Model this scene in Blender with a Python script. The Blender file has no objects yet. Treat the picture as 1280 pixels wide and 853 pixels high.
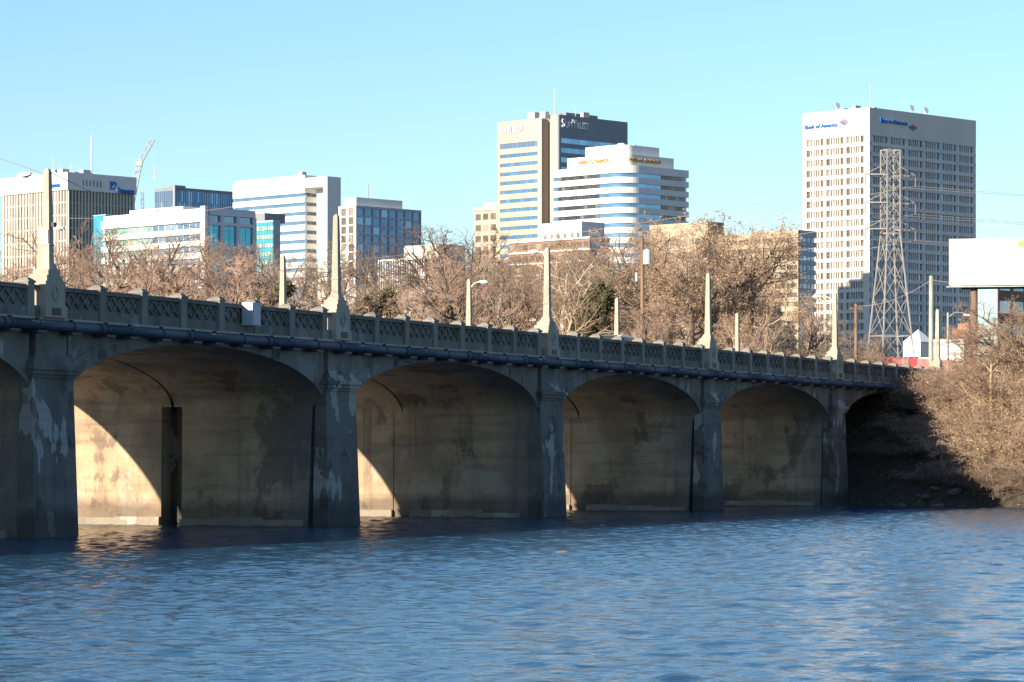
import bpy, math, random
import numpy as np
from mathutils import Vector, Matrix

rad = math.radians
SC = bpy.context.scene
COL = SC.collection

# ------------------------------------------------------------------ camera, sky, sun, exposure
CAM_H = 2.54
F = 4000.0                     # focal length in photograph pixels (1280 wide)
HOR = 577.6                    # horizon row in the photograph
cam_d = bpy.data.cameras.new('camera')
cam = bpy.data.objects.new('camera', cam_d)
COL.objects.link(cam)
cam.location = (0, 0, CAM_H)
cam.rotation_euler = (rad(90), 0, 0)
cam_d.sensor_width = 36.0
cam_d.lens = F * 36.0 / 1280.0
cam_d.shift_y = (HOR - 426.5) / 1280.0
cam_d.clip_start = 0.5
cam_d.clip_end = 9000
SC.camera = cam

SUN_EL = rad(15.0)
SUN_AZ = rad(224.0)            # clockwise from +Y
world = bpy.data.worlds.new('World')
SC.world = world
world.use_nodes = True
wn = world.node_tree
wn.nodes.clear()
wo = wn.nodes.new('ShaderNodeOutputWorld')
bg = wn.nodes.new('ShaderNodeBackground')
sky = wn.nodes.new('ShaderNodeTexSky')
sky.sky_type = 'NISHITA'
sky.sun_disc = False
sky.sun_elevation = SUN_EL
sky.sun_rotation = SUN_AZ
sky.altitude = 0
sky.air_density = 1.0
sky.dust_density = 0.0
sky.ozone_density = 4.0
bg.inputs['Strength'].default_value = 0.089
wn.links.new(sky.outputs[0], bg.inputs['Color'])
wn.links.new(bg.outputs[0], wo.inputs['Surface'])

sun_d = bpy.data.lights.new('sun', 'SUN')
sun_d.energy = 5.0
sun_d.angle = rad(0.53)
sun_d.color = (1.0, 0.86, 0.68)
sun = bpy.data.objects.new('sun', sun_d)
COL.objects.link(sun)
sdir = Vector((math.sin(SUN_AZ) * math.cos(SUN_EL), math.cos(SUN_AZ) * math.cos(SUN_EL), math.sin(SUN_EL)))
sun.rotation_euler = sdir.to_track_quat('Z', 'Y').to_euler()
sun.location = (-60, -60, 60)

vs = SC.view_settings
vs.view_transform = 'Standard'
vs.look = 'None'
vs.gamma = 1.0
vs.use_curve_mapping = False
vs.exposure = 1.12
SC.cycles.use_denoising = True
SC.cycles.sample_clamp_indirect = 0.0
SC.cycles.max_bounces = 8
SC.cycles.diffuse_bounces = 4
SC.cycles.glossy_bounces = 4

# ------------------------------------------------------------------ materials
MATS = {}


def new_mat(name):
    m = bpy.data.materials.new(name)
    m.use_nodes = True
    nt = m.node_tree
    b = nt.nodes['Principled BSDF']
    MATS[name] = m
    return m, nt, b


def nd(nt, t, **kw):
    n = nt.nodes.new(t)
    for k, v in kw.items():
        if k.startswith('i_'):
            n.inputs[k[2:].replace('_', ' ')].default_value = v
        else:
            setattr(n, k, v)
    return n


def mixc(nt, fac, a, b, mode='MIX'):
    n = nt.nodes.new('ShaderNodeMix')
    n.data_type = 'RGBA'
    n.blend_type = mode
    for sock, v in ((n.inputs[0], fac), (n.inputs[6], a), (n.inputs[7], b)):
        if hasattr(v, 'links') or isinstance(v, bpy.types.NodeSocket):
            nt.links.new(v, sock)
        elif isinstance(v, (int, float)):
            sock.default_value = v
        else:
            sock.default_value = tuple(v) + (1.0,) if len(v) == 3 else v
    return n.outputs[2]


def noise(nt, vec, scale, detail=4, rough=0.55, sc=None):
    if sc:
        mp = nd(nt, 'ShaderNodeMapping')
        mp.inputs['Scale'].default_value = sc
        nt.links.new(vec, mp.inputs['Vector'])
        vec = mp.outputs[0]
    n = nd(nt, 'ShaderNodeTexNoise')
    n.inputs['Scale'].default_value = scale
    n.inputs['Detail'].default_value = detail
    n.inputs['Roughness'].default_value = rough
    nt.links.new(vec, n.inputs['Vector'])
    return n.outputs['Fac']


def ramp(nt, fac, a, b):
    r = nd(nt, 'ShaderNodeMapRange')
    r.clamp = True
    r.inputs['From Min'].default_value = a
    r.inputs['From Max'].default_value = b
    nt.links.new(fac, r.inputs['Value'])
    return r.outputs['Result']


def bump(nt, h, b, strength=0.3, dist=0.05):
    n = nd(nt, 'ShaderNodeBump')
    n.inputs['Strength'].default_value = strength
    n.inputs['Distance'].default_value = dist
    nt.links.new(h, n.inputs['Height'])
    nt.links.new(n.outputs[0], b.inputs['Normal'])


def pos(nt):
    return nd(nt, 'ShaderNodeNewGeometry').outputs['Position']


def mul(nt, a, k):
    n = nd(nt, 'ShaderNodeMath', operation='MULTIPLY')
    nt.links.new(a, n.inputs[0])
    if isinstance(k, (int, float)):
        n.inputs[1].default_value = k
    else:
        nt.links.new(k, n.inputs[1])
    return n.outputs[0]


def concrete(name, base, dark, pale, s=0.35, dk=0.75, pl=0.55, lines=0.0, tide=False, skylit_end=False):
    m, nt, b = new_mat(name)
    p = pos(nt)
    big = noise(nt, p, s, 6, 0.6)
    c = mixc(nt, mul(nt, ramp(nt, big, 0.46, 0.66), dk * 0.6), base, dark)
    bl = noise(nt, p, s * 1.3, 8, 0.62, (1.0, 1.0, 0.8))
    c = mixc(nt, mul(nt, ramp(nt, bl, 0.565, 0.60), dk * 0.75), c, dark)
    streak = noise(nt, p, 1.0, 5, 0.6, (1.6, 1.6, 0.13))
    c = mixc(nt, mul(nt, ramp(nt, streak, 0.54, 0.72), 0.6), c, dark)
    eff = noise(nt, p, 0.75, 7, 0.6, (1.0, 1.0, 0.5))
    c = mixc(nt, mul(nt, ramp(nt, eff, 0.56, 0.575), pl), c, pale)
    if lines:
        ln = noise(nt, p, 1.0, 5, 0.6, (0.22, 0.22, 2.6))
        c = mixc(nt, mul(nt, ramp(nt, ln, 0.5, 0.7), lines), c, dark)
    if tide:
        sep = nd(nt, 'ShaderNodeSeparateXYZ')
        nt.links.new(p, sep.inputs[0])
        wob = noise(nt, p, 0.5, 4)
        ad = nd(nt, 'ShaderNodeMath', operation='MULTIPLY_ADD')
        nt.links.new(wob, ad.inputs[0])
        ad.inputs[1].default_value = -1.2
        nt.links.new(sep.outputs[2], ad.inputs[2])
        t = ramp(nt, ad.outputs[0], 0.5, 0.1)
        c = mixc(nt, mul(nt, t, 0.65), c, (dark[0] * 0.7, dark[1] * 0.7, dark[2] * 0.7))
    if skylit_end:  # grey towards the near face: skylight on the walls painted into the colour
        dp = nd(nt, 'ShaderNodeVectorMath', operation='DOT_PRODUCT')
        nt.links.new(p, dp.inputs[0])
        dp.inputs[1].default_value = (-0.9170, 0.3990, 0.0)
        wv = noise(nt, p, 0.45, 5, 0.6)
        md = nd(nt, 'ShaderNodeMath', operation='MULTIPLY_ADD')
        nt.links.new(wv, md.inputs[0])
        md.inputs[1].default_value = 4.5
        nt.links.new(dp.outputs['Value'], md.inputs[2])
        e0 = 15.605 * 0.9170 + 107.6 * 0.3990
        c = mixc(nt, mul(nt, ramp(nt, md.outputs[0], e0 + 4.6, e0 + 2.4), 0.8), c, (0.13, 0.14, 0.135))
    fine = noise(nt, p, 9, 5, 0.65)
    c = mixc(nt, ramp(nt, fine, 0.35, 0.7), mixc(nt, 1.0, c, (0.82, 0.82, 0.82), 'MULTIPLY'), c)
    nt.links.new(c, b.inputs['Base Color'])
    b.inputs['Roughness'].default_value = 0.9
    bump(nt, fine, b, 0.35, 0.03)
    return m


def plain(name, col, rough=0.7, var=0.15, scale=0.6, metallic=0.0, streak=True):
    m, nt, b = new_mat(name)
    p = pos(nt)
    f = noise(nt, p, scale, 5, 0.6, (1, 1, 0.35) if streak else None)
    d = tuple(c * (1 - var) for c in col)
    l = tuple(min(1, c * (1 + var * 0.6)) for c in col)
    nt.links.new(mixc(nt, ramp(nt, f, 0.3, 0.7), d, l), b.inputs['Base Color'])
    b.inputs['Roughness'].default_value = rough
    b.inputs['Metallic'].default_value = metallic
    return m


def glass(name, col, col2, cell=(0.5, 0.5, 0.28), rough=0.06, metallic=0.35, mixf=0.6):
    """window glazing: panes differ a little in tint and flatness"""
    m, nt, b = new_mat(name)
    p = pos(nt)
    mp = nd(nt, 'ShaderNodeVectorMath', operation='MULTIPLY')
    nt.links.new(p, mp.inputs[0])
    mp.inputs[1].default_value = cell
    fl = nd(nt, 'ShaderNodeVectorMath', operation='FLOOR')
    nt.links.new(mp.outputs[0], fl.inputs[0])
    wnz = nd(nt, 'ShaderNodeTexWhiteNoise')
    wnz.noise_dimensions = '3D'
    nt.links.new(fl.outputs[0], wnz.inputs[0])
    gc = mixc(nt, mul(nt, wnz.outputs[0], mixf), col, col2)
    oi = nd(nt, 'ShaderNodeObjectInfo')
    blind = ramp(nt, oi.outputs['Random'], 0.80, 0.84)
    gc = mixc(nt, mul(nt, blind, 0.45), gc, (min(1, col2[0] * 1.5 + 0.10), min(1, col2[1] * 1.5 + 0.10), min(1, col2[2] * 1.5 + 0.08)))
    nt.links.new(gc, b.inputs['Base Color'])
    b.inputs['Roughness'].default_value = rough
    b.inputs['Metallic'].default_value = metallic
    b.inputs['IOR'].default_value = 1.6
    n = noise(nt, p, 0.25, 2)
    bump(nt, n, b, 0.15, 0.3)
    return m


concrete('concrete', (0.18, 0.172, 0.15), (0.075, 0.076, 0.068), (0.27, 0.27, 0.25), 0.5, 0.75, 0.55)
concrete('pier_concrete', (0.165, 0.155, 0.135), (0.045, 0.046, 0.042), (0.36, 0.35, 0.32), 0.55, 0.95, 0.95, 0.35, True)
concrete('vault_concrete', (0.30, 0.21, 0.13), (0.11, 0.088, 0.062), (0.30, 0.26, 0.20), 0.4, 0.7, 0.3, 0.3)
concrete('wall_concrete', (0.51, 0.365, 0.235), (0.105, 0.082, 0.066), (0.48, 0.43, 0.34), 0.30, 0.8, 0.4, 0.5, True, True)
concrete('obelisk_concrete', (0.40, 0.355, 0.28), (0.30, 0.27, 0.21), (0.55, 0.50, 0.41), 0.8, 0.5, 0.4)
concrete('post_concrete', (0.25, 0.235, 0.20), (0.12, 0.12, 0.11), (0.34, 0.32, 0.29), 0.8, 0.6, 0.4)
concrete('footing_concrete', (0.29, 0.25, 0.19), (0.20, 0.18, 0.15), (0.52, 0.49, 0.43), 0.5, 0.7, 0.5)
concrete('stone_rock', (0.17, 0.14, 0.11), (0.07, 0.062, 0.052), (0.30, 0.26, 0.20), 0.9, 0.8, 0.5)
plain('asphalt', (0.05, 0.05, 0.05), 0.9)
plain('pipe_paint', (0.032, 0.052, 0.092), 0.7, 0.5, 0.9, streak=False)
plain('dark_iron', (0.035, 0.035, 0.038), 0.6, 0.2)
plain('rubber', (0.02, 0.02, 0.02), 0.8)
plain('box_paint', (0.42, 0.44, 0.45), 0.5, 0.12)
plain('galvanised', (0.42, 0.42, 0.40), 0.55, 0.2, 1.5, 0.3)
plain('tower_steel', (0.40, 0.37, 0.33), 0.6, 0.25, 1.5, 0.2)
plain('lamp_metal', (0.62, 0.62, 0.58), 0.5, 0.1, 1.5)
plain('wire', (0.22, 0.21, 0.20), 0.6)
plain('pole_wood', (0.20, 0.13, 0.085), 0.9, 0.3, 2.0)
plain('pole_grey', (0.33, 0.35, 0.29), 0.85, 0.25, 2.0)
plain('white_paint', (0.80, 0.80, 0.78), 0.55, 0.06)
plain('white_wall', (0.70, 0.69, 0.66), 0.7, 0.10, 0.12)
plain('precast_wall', (0.57, 0.55, 0.52), 0.75, 0.10, 0.12)
plain('pale_wall', (0.55, 0.51, 0.44), 0.75, 0.08, 0.12)
plain('cream_wall', (0.52, 0.46, 0.37), 0.75, 0.10, 0.12)
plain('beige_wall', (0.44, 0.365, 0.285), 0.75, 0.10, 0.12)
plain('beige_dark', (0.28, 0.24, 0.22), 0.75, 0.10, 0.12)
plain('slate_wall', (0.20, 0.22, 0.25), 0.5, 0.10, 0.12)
plain('grey_wall', (0.42, 0.42, 0.43), 0.6, 0.1, 0.15)
plain('frame_grey', (0.55, 0.56, 0.60), 0.5, 0.08, 0.15)
plain('frame_blue', (0.36, 0.39, 0.45), 0.5, 0.08, 0.15)
plain('tan_wall', (0.40, 0.32, 0.23), 0.8, 0.15, 0.12)
plain('brick_wall', (0.23, 0.14, 0.095), 0.85, 0.2, 0.4)
plain('red_brick', (0.34, 0.15, 0.10), 0.85, 0.25, 0.4)
plain('red_paint', (0.50, 0.07, 0.07), 0.6, 0.3, 0.5)
plain('faded_red', (0.58, 0.22, 0.20), 0.7, 0.35, 0.9, streak=False)
plain('blue_sign', (0.02, 0.16, 0.52), 0.5, 0.05)
plain('red_sign', (0.55, 0.03, 0.05), 0.5, 0.05)
plain('gold_sign', (0.52, 0.30, 0.08), 0.5, 0.05)
plain('white_sign', (0.80, 0.80, 0.80), 0.5, 0.03)
plain('green_sign', (0.25, 0.55, 0.12), 0.5, 0.1)
plain('black_plastic', (0.02, 0.02, 0.022), 0.5)
plain('car_paint', (0.55, 0.58, 0.62), 0.25, 0.03, 0.5, 0.3)
glass('window_dark', (0.025, 0.03, 0.04), (0.09, 0.09, 0.09), metallic=0.0)
glass('window_bronze', (0.10, 0.075, 0.055), (0.26, 0.22, 0.17), metallic=0.1, rough=0.15)
glass('window_sky', (0.22, 0.36, 0.50), (0.14, 0.24, 0.36), metallic=0.75)
glass('window_blue', (0.09, 0.16, 0.28), (0.17, 0.27, 0.42), metallic=0.55)
glass('window_slate', (0.17, 0.24, 0.34), (0.26, 0.34, 0.44), metallic=0.6)
glass('window_teal', (0.06, 0.34, 0.46), (0.10, 0.46, 0.56), metallic=0.45)
glass('window_green', (0.22, 0.40, 0.36), (0.50, 0.60, 0.48), metallic=0.4)
glass('car_glass', (0.02, 0.02, 0.025), (0.03, 0.03, 0.03))


def bark(name, col, col2):
    m, nt, b = new_mat(name)
    oi = nd(nt, 'ShaderNodeObjectInfo')
    p = pos(nt)
    n = noise(nt, p, 0.5, 4)
    c = mixc(nt, n, col, col2)
    hs = nd(nt, 'ShaderNodeHueSaturation')
    mr = nd(nt, 'ShaderNodeMapRange')
    mr.inputs['To Min'].default_value = 0.66
    mr.inputs['To Max'].default_value = 1.3
    nt.links.new(oi.outputs['Random'], mr.inputs['Value'])
    nt.links.new(mr.outputs[0], hs.inputs['Value'])
    nt.links.new(c, hs.inputs['Color'])
    nt.links.new(hs.outputs[0], b.inputs['Base Color'])
    b.inputs['Roughness'].default_value = 0.9
    return m


bark('bark_dark', (0.10, 0.075, 0.06), (0.17, 0.13, 0.10))
bark('bark_twig', (0.33, 0.215, 0.165), (0.43, 0.30, 0.225))
bark('bark_tan', (0.40, 0.29, 0.195), (0.32, 0.23, 0.155))
bark('bark_white', (0.55, 0.50, 0.42), (0.42, 0.37, 0.30))
bark('dry_leaf', (0.31, 0.205, 0.13), (0.40, 0.28, 0.185))
bark('vine_twig', (0.48, 0.35, 0.25), (0.25, 0.17, 0.12))
bark('vine_leaf', (0.36, 0.25, 0.13), (0.46, 0.33, 0.16))
bark('evergreen', (0.045, 0.065, 0.02), (0.12, 0.11, 0.035))
bark('olive_leaf', (0.16, 0.13, 0.045), (0.24, 0.17, 0.06))

# ground: leaf litter, dry grass, bare earth
m, nt, b = new_mat('ground')
p = pos(nt)
c = mixc(nt, ramp(nt, noise(nt, p, 0.35, 6), 0.35, 0.65), (0.06, 0.048, 0.036), (0.14, 0.108, 0.072))
c = mixc(nt, ramp(nt, noise(nt, p, 3.0, 6, 0.7), 0.45, 0.6), c, (0.045, 0.036, 0.028))
nt.links.new(c, b.inputs['Base Color'])
b.inputs['Roughness'].default_value = 0.95
bump(nt, noise(nt, p, 2.5, 8, 0.7), b, 1.0, 0.35)

# river
m, nt, b = new_mat('river_water')
p = pos(nt)
b.inputs['Base Color'].default_value = (0.018, 0.07, 0.125, 1)
b.inputs['Roughness'].default_value = 0.13
b.inputs['IOR'].default_value = 1.333
w1 = noise(nt, p, 5.5, 3, 0.55, (0.8, 1.0, 1.0))
w2 = noise(nt, p, 1.9, 3, 0.55, (0.8, 1.0, 1.0))
ad = nd(nt, 'ShaderNodeMath', operation='MULTIPLY_ADD')
nt.links.new(w2, ad.inputs[0])
ad.inputs[1].default_value = 1.6
nt.links.new(w1, ad.inputs[2])
bump(nt, ad.outputs[0], b, 1.0, 0.02)


# ------------------------------------------------------------------ mesh helpers
def tag(o, label=None, cat=None, group=None, kind=None):
    if label: o['label'] = label
    if cat: o['category'] = cat
    if group: o['group'] = group
    if kind: o['kind'] = kind
    return o


def link(o, parent=None):
    COL.objects.link(o)
    if parent is not None:
        o.parent = parent
    return o


def empty(name, loc=(0, 0, 0), rz=0.0):
    o = bpy.data.objects.new(name, None)
    o.empty_display_size = 0.5
    o.location = loc
    o.rotation_euler = (0, 0, rz)
    COL.objects.link(o)
    return o


def mesh_obj(name, verts, faces, mat, parent=None, smooth=False):
    me = bpy.data.meshes.new(name)
    me.from_pydata([tuple(v) for v in verts], [], [tuple(f) for f in faces])
    me.materials.append(MATS[mat])
    if smooth:
        me.polygons.foreach_set('use_smooth', [True] * len(me.polygons))
    me.update()
    return link(bpy.data.objects.new(name, me), parent)


UNIT = {}
CV = [(-.5, -.5, -.5), (.5, -.5, -.5), (.5, .5, -.5), (-.5, .5, -.5), (-.5, -.5, .5), (.5, -.5, .5), (.5, .5, .5), (-.5, .5, .5)]
CF = [(0, 3, 2, 1), (4, 5, 6, 7), (0, 1, 5, 4), (1, 2, 6, 5), (2, 3, 7, 6), (3, 0, 4, 7)]


def box(name, mat, parent, lo, hi):
    if mat not in UNIT:
        me = bpy.data.meshes.new('block_' + mat)
        me.from_pydata(CV, [], CF)
        me.materials.append(MATS[mat])
        UNIT[mat] = me
    o = bpy.data.objects.new(name, UNIT[mat])
    o.location = [(a + c) / 2 for a, c in zip(lo, hi)]
    o.scale = [max(abs(c - a), 1e-4) for a, c in zip(lo, hi)]
    return link(o, parent)


class MB:
    """collects shapes for ONE mesh"""
    def __init__(s):
        s.v, s.f = [], []

    def add(s, v, f):
        k = len(s.v)
        s.v += [tuple(q) for q in v]
        s.f += [tuple(i + k for i in q) for q in f]
        return s

    def box(s, lo, hi):
        return s.add([tuple((lo[i] + hi[i]) / 2 + q[i] * (hi[i] - lo[i]) for i in range(3)) for q in CV], CF)

    def frustum(s, lo0, hi0, z0, lo1, hi1, z1):
        v = [(lo0[0], lo0[1], z0), (hi0[0], lo0[1], z0), (hi0[0], hi0[1], z0), (lo0[0], hi0[1], z0),
             (lo1[0], lo1[1], z1), (hi1[0], lo1[1], z1), (hi1[0], hi1[1], z1), (lo1[0], hi1[1], z1)]
        return s.add(v, CF)

    def prism(s, poly, z0, z1):
        n = len(poly)
        v = [(x, y, z0) for x, y in poly] + [(x, y, z1) for x, y in poly]
        f = [tuple(range(n - 1, -1, -1)), tuple(range(n, 2 * n))]
        f += [(i, (i + 1) % n, n + (i + 1) % n, n + i) for i in range(n)]
        return s.add(v, f)

    def bar(s, a, b_, r0, r1=None, k=4):
        a, b_ = Vector(a), Vector(b_)
        r1 = r0 if r1 is None else r1
        d = (b_ - a).normalized()
        up = Vector((0, 0, 1)) if abs(d.z) < 0.95 else Vector((1, 0, 0))
        x = d.cross(up).normalized()
        y = x.cross(d)
        v = []
        for c_, r in ((a, r0), (b_, r1)):
            for i in range(k):
                t = 2 * math.pi * (i + 0.5) / k
                v.append(c_ + x * (r * math.cos(t)) + y * (r * math.sin(t)))
        f = [(i, (i + 1) % k, k + (i + 1) % k, k + i) for i in range(k)]
        f += [tuple(range(k - 1, -1, -1)), tuple(range(k, 2 * k))]
        return s.add(v, f)

    def path(s, pts, r, k=6):
        for a, c_ in zip(pts[:-1], pts[1:]):
            s.bar(a, c_, r, r, k)
        return s

    def build(s, name, mat, parent=None, smooth=False):
        return mesh_obj(name, s.v, s.f, mat, parent, smooth)


def segs_mesh(name, segs, k, mats, quads=None):
    """segs: array n x 8 (p0,p1,r0,r1) -> one mesh of tapered k-sided tubes"""
    a = np.asarray(segs, float)
    n = len(a)
    p0, p1, r0, r1 = a[:, 0:3], a[:, 3:6], a[:, 6], a[:, 7]
    d = p1 - p0
    d /= np.linalg.norm(d, axis=1)[:, None] + 1e-9
    up = np.where(np.abs(d[:, 2:3]) < 0.9, np.array([[0, 0, 1.0]]), np.array([[1.0, 0, 0]]))
    x = np.cross(d, up)
    x /= np.linalg.norm(x, axis=1)[:, None] + 1e-9
    y = np.cross(x, d)
    ang = np.arange(k) * 2 * math.pi / k
    ca, sa = np.cos(ang), np.sin(ang)
    ring = x[:, None, :] * ca[None, :, None] + y[:, None, :] * sa[None, :, None]
    v = np.concatenate([p0[:, None, :] + ring * r0[:, None, None], p1[:, None, :] + ring * r1[:, None, None]], axis=1)
    v = v.reshape(-1, 3)
    i = np.arange(k)
    f1 = np.stack([i, (i + 1) % k, k + (i + 1) % k, k + i], axis=1)
    f = (f1[None] + (np.arange(n) * 2 * k)[:, None, None]).reshape(-1, 4)
    mi = np.zeros(len(f), int)
    if quads is not None and len(quads):
        q = np.asarray(quads, float).reshape(-1, 3)
        fq = np.arange(len(q)).reshape(-1, 4) + len(v)
        v = np.concatenate([v, q])
        f = np.concatenate([f, fq])
        mi = np.concatenate([mi, np.ones(len(fq), int)])
    me = bpy.data.meshes.new(name)
    me.vertices.add(len(v))
    me.vertices.foreach_set('co', v.astype(np.float32).ravel())
    me.loops.add(f.size)
    me.loops.foreach_set('vertex_index', f.astype(np.int32).ravel())
    me.polygons.add(len(f))
    me.polygons.foreach_set('loop_start', (np.arange(len(f)) * 4).astype(np.int32))
    me.polygons.foreach_set('loop_total', np.full(len(f), 4, np.int32))
    for mt in mats:
        me.materials.append(MATS[mt])
    me.polygons.foreach_set('material_index', mi.astype(np.int32))
    me.update(calc_edges=True)
    return me


def W(px, py, Z):
    """point of the photograph's row / column at a chosen distance"""
    return Vector(((px - 640) / F * Z, Z, (HOR - py) / F * Z + CAM_H))


# ------------------------------------------------------------------ bridge frame of reference
P0 = Vector((-15.605, 107.6))
BA = math.atan2(0.917, 0.399)
ux, uy = math.cos(BA), math.sin(BA)
vx, vy = -uy, ux               # towards the far side
SPAN = 21.6
BW = 13.7                      # obelisk to obelisk


def to_local(X, Y):
    dx, dy = X - P0.x, Y - P0.y
    return dx * ux + dy * uy, dx * vx + dy * vy


def to_world(s, t):
    return P0.x + s * ux + t * vx, P0.y + s * uy + t * vy


def sstep(a, b_, x):
    t = min(1, max(0, (x - a) / (b_ - a)))
    return t * t * (3 - 2 * t)


def toe(t):
    return 88.5 + (0.55 * max(t, -45) if t < 0 else 0.1 * min(t, 400))


def ground_h(s, t):
    d = s - toe(t)
    if d < 0:
        h = -2.6 + 2.6 * sstep(-7, 0, d) + min(0.0, 0)
        if s < -74:
            h = -2.6 + 3.5 * sstep(-76, -86, s)
        return h
    wob = 0.35 * math.sin(s * 0.9 + t * 0.7) + 0.25 * math.sin(t * 1.9 - s * 0.5)
    base = 1.0 * sstep(0, 1.2, d) + 6.0 * sstep(0.5, 13, d)
    h = base + wob * sstep(0.5, 4, d) * (1 - sstep(16, 24, d)) + 0.031 * max(0, d - 12)
    return h


def gh(X, Y):
    return ground_h(*to_local(X, Y))


# terrain sheet
def terrain():
    ss = [-3000, -600, -200, -120, -95] + list(np.arange(-90, -70, 2.0)) + [-60, -20, 30, 55] + list(np.arange(60, 125, 0.8)) + list(np.arange(126, 170, 5)) + [180, 200, 240, 300, 400, 600, 900, 1400, 2200, 4000]
    ts = [-4000, -1500, -600, -250, -120, -70] + list(np.arange(-48, 30, 0.8)) + list(np.arange(32, 120, 6)) + [130, 170, 230, 320, 450, 700, 1100, 2000, 4000]
    v = []
    rnd = random.Random(2)
    for s in ss:
        for t in ts:
            X, Y = to_world(s, t)
            j = 0.12 if (60 < s < 125 and -48 < t < 30) else 0.0
            v.append((X, Y, ground_h(s, t) + rnd.uniform(-j, j)))
    n = len(ts)
    f = [(i * n + j, (i + 1) * n + j, (i + 1) * n + j + 1, i * n + j + 1) for i in range(len(ss) - 1) for j in range(n - 1)]
    o = mesh_obj('ground', v, f, 'ground', None, True)
    tag(o, kind='structure')


terrain()


# river: a displaced sheet near the bridge, flat beyond
def river():
    xs = np.arange(-42, 56.01, 0.165)
    ys = [26.0]
    while ys[-1] < 215:
        ys.append(ys[-1] + 0.12 + 0.0009 * (ys[-1] - 26))
    ys = np.array(ys)
    Xg, Yg = np.meshgrid(xs, ys, indexing='ij')
    rng = np.random.default_rng(7)
    H = np.zeros_like(Xg)
    for i in range(64):
        lam = 0.36 * (1.35 / 0.36) ** rng.random()
        th = rng.normal(math.pi * 0.45, 1.0)
        k = 2 * math.pi / lam
        amp = 0.0036 * lam ** 0.95
        wx = Xg + 0.5 * np.sin(Yg * 0.21 + i) + 0.4 * np.sin(Xg * 0.17 - i)
        H += amp * np.sin(k * (wx * math.cos(th) + Yg * math.sin(th)) + rng.random() * 6.28)
    gust = 0.95 + 0.25 * np.sin(Xg * 0.11 + 1.3 * np.sin(Yg * 0.045)) * np.sin(Yg * 0.07 + 0.8)
    H *= gust
    edge = np.minimum(np.minimum(Xg - xs[0], xs[-1] - Xg), np.minimum(Yg - ys[0], ys[-1] - Yg)) / 4
    H *= np.clip(edge, 0, 1)
    nx_, ny_ = Xg.shape
    v = np.stack([Xg, Yg, H], -1).reshape(-1, 3)
    I, J = np.meshgrid(np.arange(nx_ - 1), np.arange(ny_ - 1), indexing='ij')
    a = (I * ny_ + J).ravel()
    f = np.stack([a, a + ny_, a + ny_ + 1, a + 1], 1)
    x0, x1, y0, y1 = xs[0], xs[-1], ys[0], ys[-1]
    B = 3000.0
    ov = np.array([(-B, -B, 0), (B, -B, 0), (B, B, 0), (-B, B, 0), (x0, y0, 0), (x1, y0, 0), (x1, y1, 0), (x0, y1, 0)], float)
    k = len(v)
    of = np.array([(0, 1, 5, 4), (1, 2, 6, 5), (2, 3, 7, 6), (3, 0, 4, 7)]) + k
    v = np.concatenate([v, ov])
    f = np.concatenate([f, of])
    me = bpy.data.meshes.new('river')
    me.vertices.add(len(v)); me.vertices.foreach_set('co', v.astype(np.float32).ravel())
    me.loops.add(f.size); me.loops.foreach_set('vertex_index', f.astype(np.int32).ravel())
    me.polygons.add(len(f))
    me.polygons.foreach_set('loop_start', (np.arange(len(f)) * 4).astype(np.int32))
    me.polygons.foreach_set('loop_total', np.full(len(f), 4, np.int32))
    me.polygons.foreach_set('use_smooth', [True] * len(f))
    me.materials.append(MATS['river_water'])
    me.update(calc_edges=True)
    tag(link(bpy.data.objects.new('river', me)), kind='structure')


river()

# ------------------------------------------------------------------ the bridge
Z_CROWN, Z_SPRING, Z_DECK0, Z_DECK1 = 6.82, 4.75, 7.30, 7.62
PW = 1.22                      # half thickness of the pier wall
bridge = empty('arch_bridge', (P0.x, P0.y, 0), BA)
tag(bridge, 'long weathered concrete arch bridge with lattice parapets crossing the river', 'bridge')
I0, I1 = -2, 5
SLIT0, SLIT1 = 6.55, 7.0


def arch_z(t):
    """t from -1 to 1 across the clear span"""
    return Z_SPRING + (Z_CROWN - Z_SPRING) * max(0.0, 1 - abs(t) ** 2.05) ** 0.52


NA = 44
AT = [-math.cos(math.pi * i / NA) for i in range(NA + 1)]      # closer steps near the springings


def arch_block(x0, x1, y0, y1):
    n = NA
    xs = [x0 + (x1 - x0) * (t + 1) / 2 for t in AT]
    zs = [arch_z(t) for t in AT]
    v, f = [], []
    for y in (y0, y1):
        for x, z in zip(xs, zs): v.append((x, y, z))
        for x in xs: v.append((x, y, Z_DECK0))
    m_ = n + 1
    for i in range(n):
        f.append((i, i + 1, m_ + i + 1, m_ + i))
        f.append((2 * m_ + i, 3 * m_ + i, 3 * m_ + i + 1, 2 * m_ + i + 1))
        f.append((i, 2 * m_ + i, 2 * m_ + i + 1, i + 1))
    f.append((0, m_, 3 * m_, 2 * m_))
    f.append((n, 2 * m_ + n, 3 * m_ + n, m_ + n))
    return MB().add(v, f)


def ring_block(x0, x1, y0, y1, th=0.52):
    """arch ring, slightly proud of the spandrel"""
    n = NA
    v, f = [], []
    for y in (y0, y1):
        for t in AT: v.append((x0 + (x1 - x0) * (t + 1) / 2, y, arch_z(t) - 0.004))
        for t in AT: v.append((x0 + (x1 - x0) * (t + 1) / 2, y, min(arch_z(t) + th * (0.75 + 0.6 * abs(t) ** 3), Z_DECK0 - 0.01)))
    m_ = n + 1
    for i in range(n):
        f += [(i, i + 1, m_ + i + 1, m_ + i), (m_ + i, m_ + i + 1, 3 * m_ + i + 1, 3 * m_ + i),
              (i, 2 * m_ + i, 2 * m_ + i + 1, i + 1), (2 * m_ + i, 3 * m_ + i, 3 * m_ + i + 1, 2 * m_ + i + 1)]
    f += [(0, m_, 3 * m_, 2 * m_), (n, 2 * m_ + n, 3 * m_ + n, m_ + n)]
    return MB().add(v, f)


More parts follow.
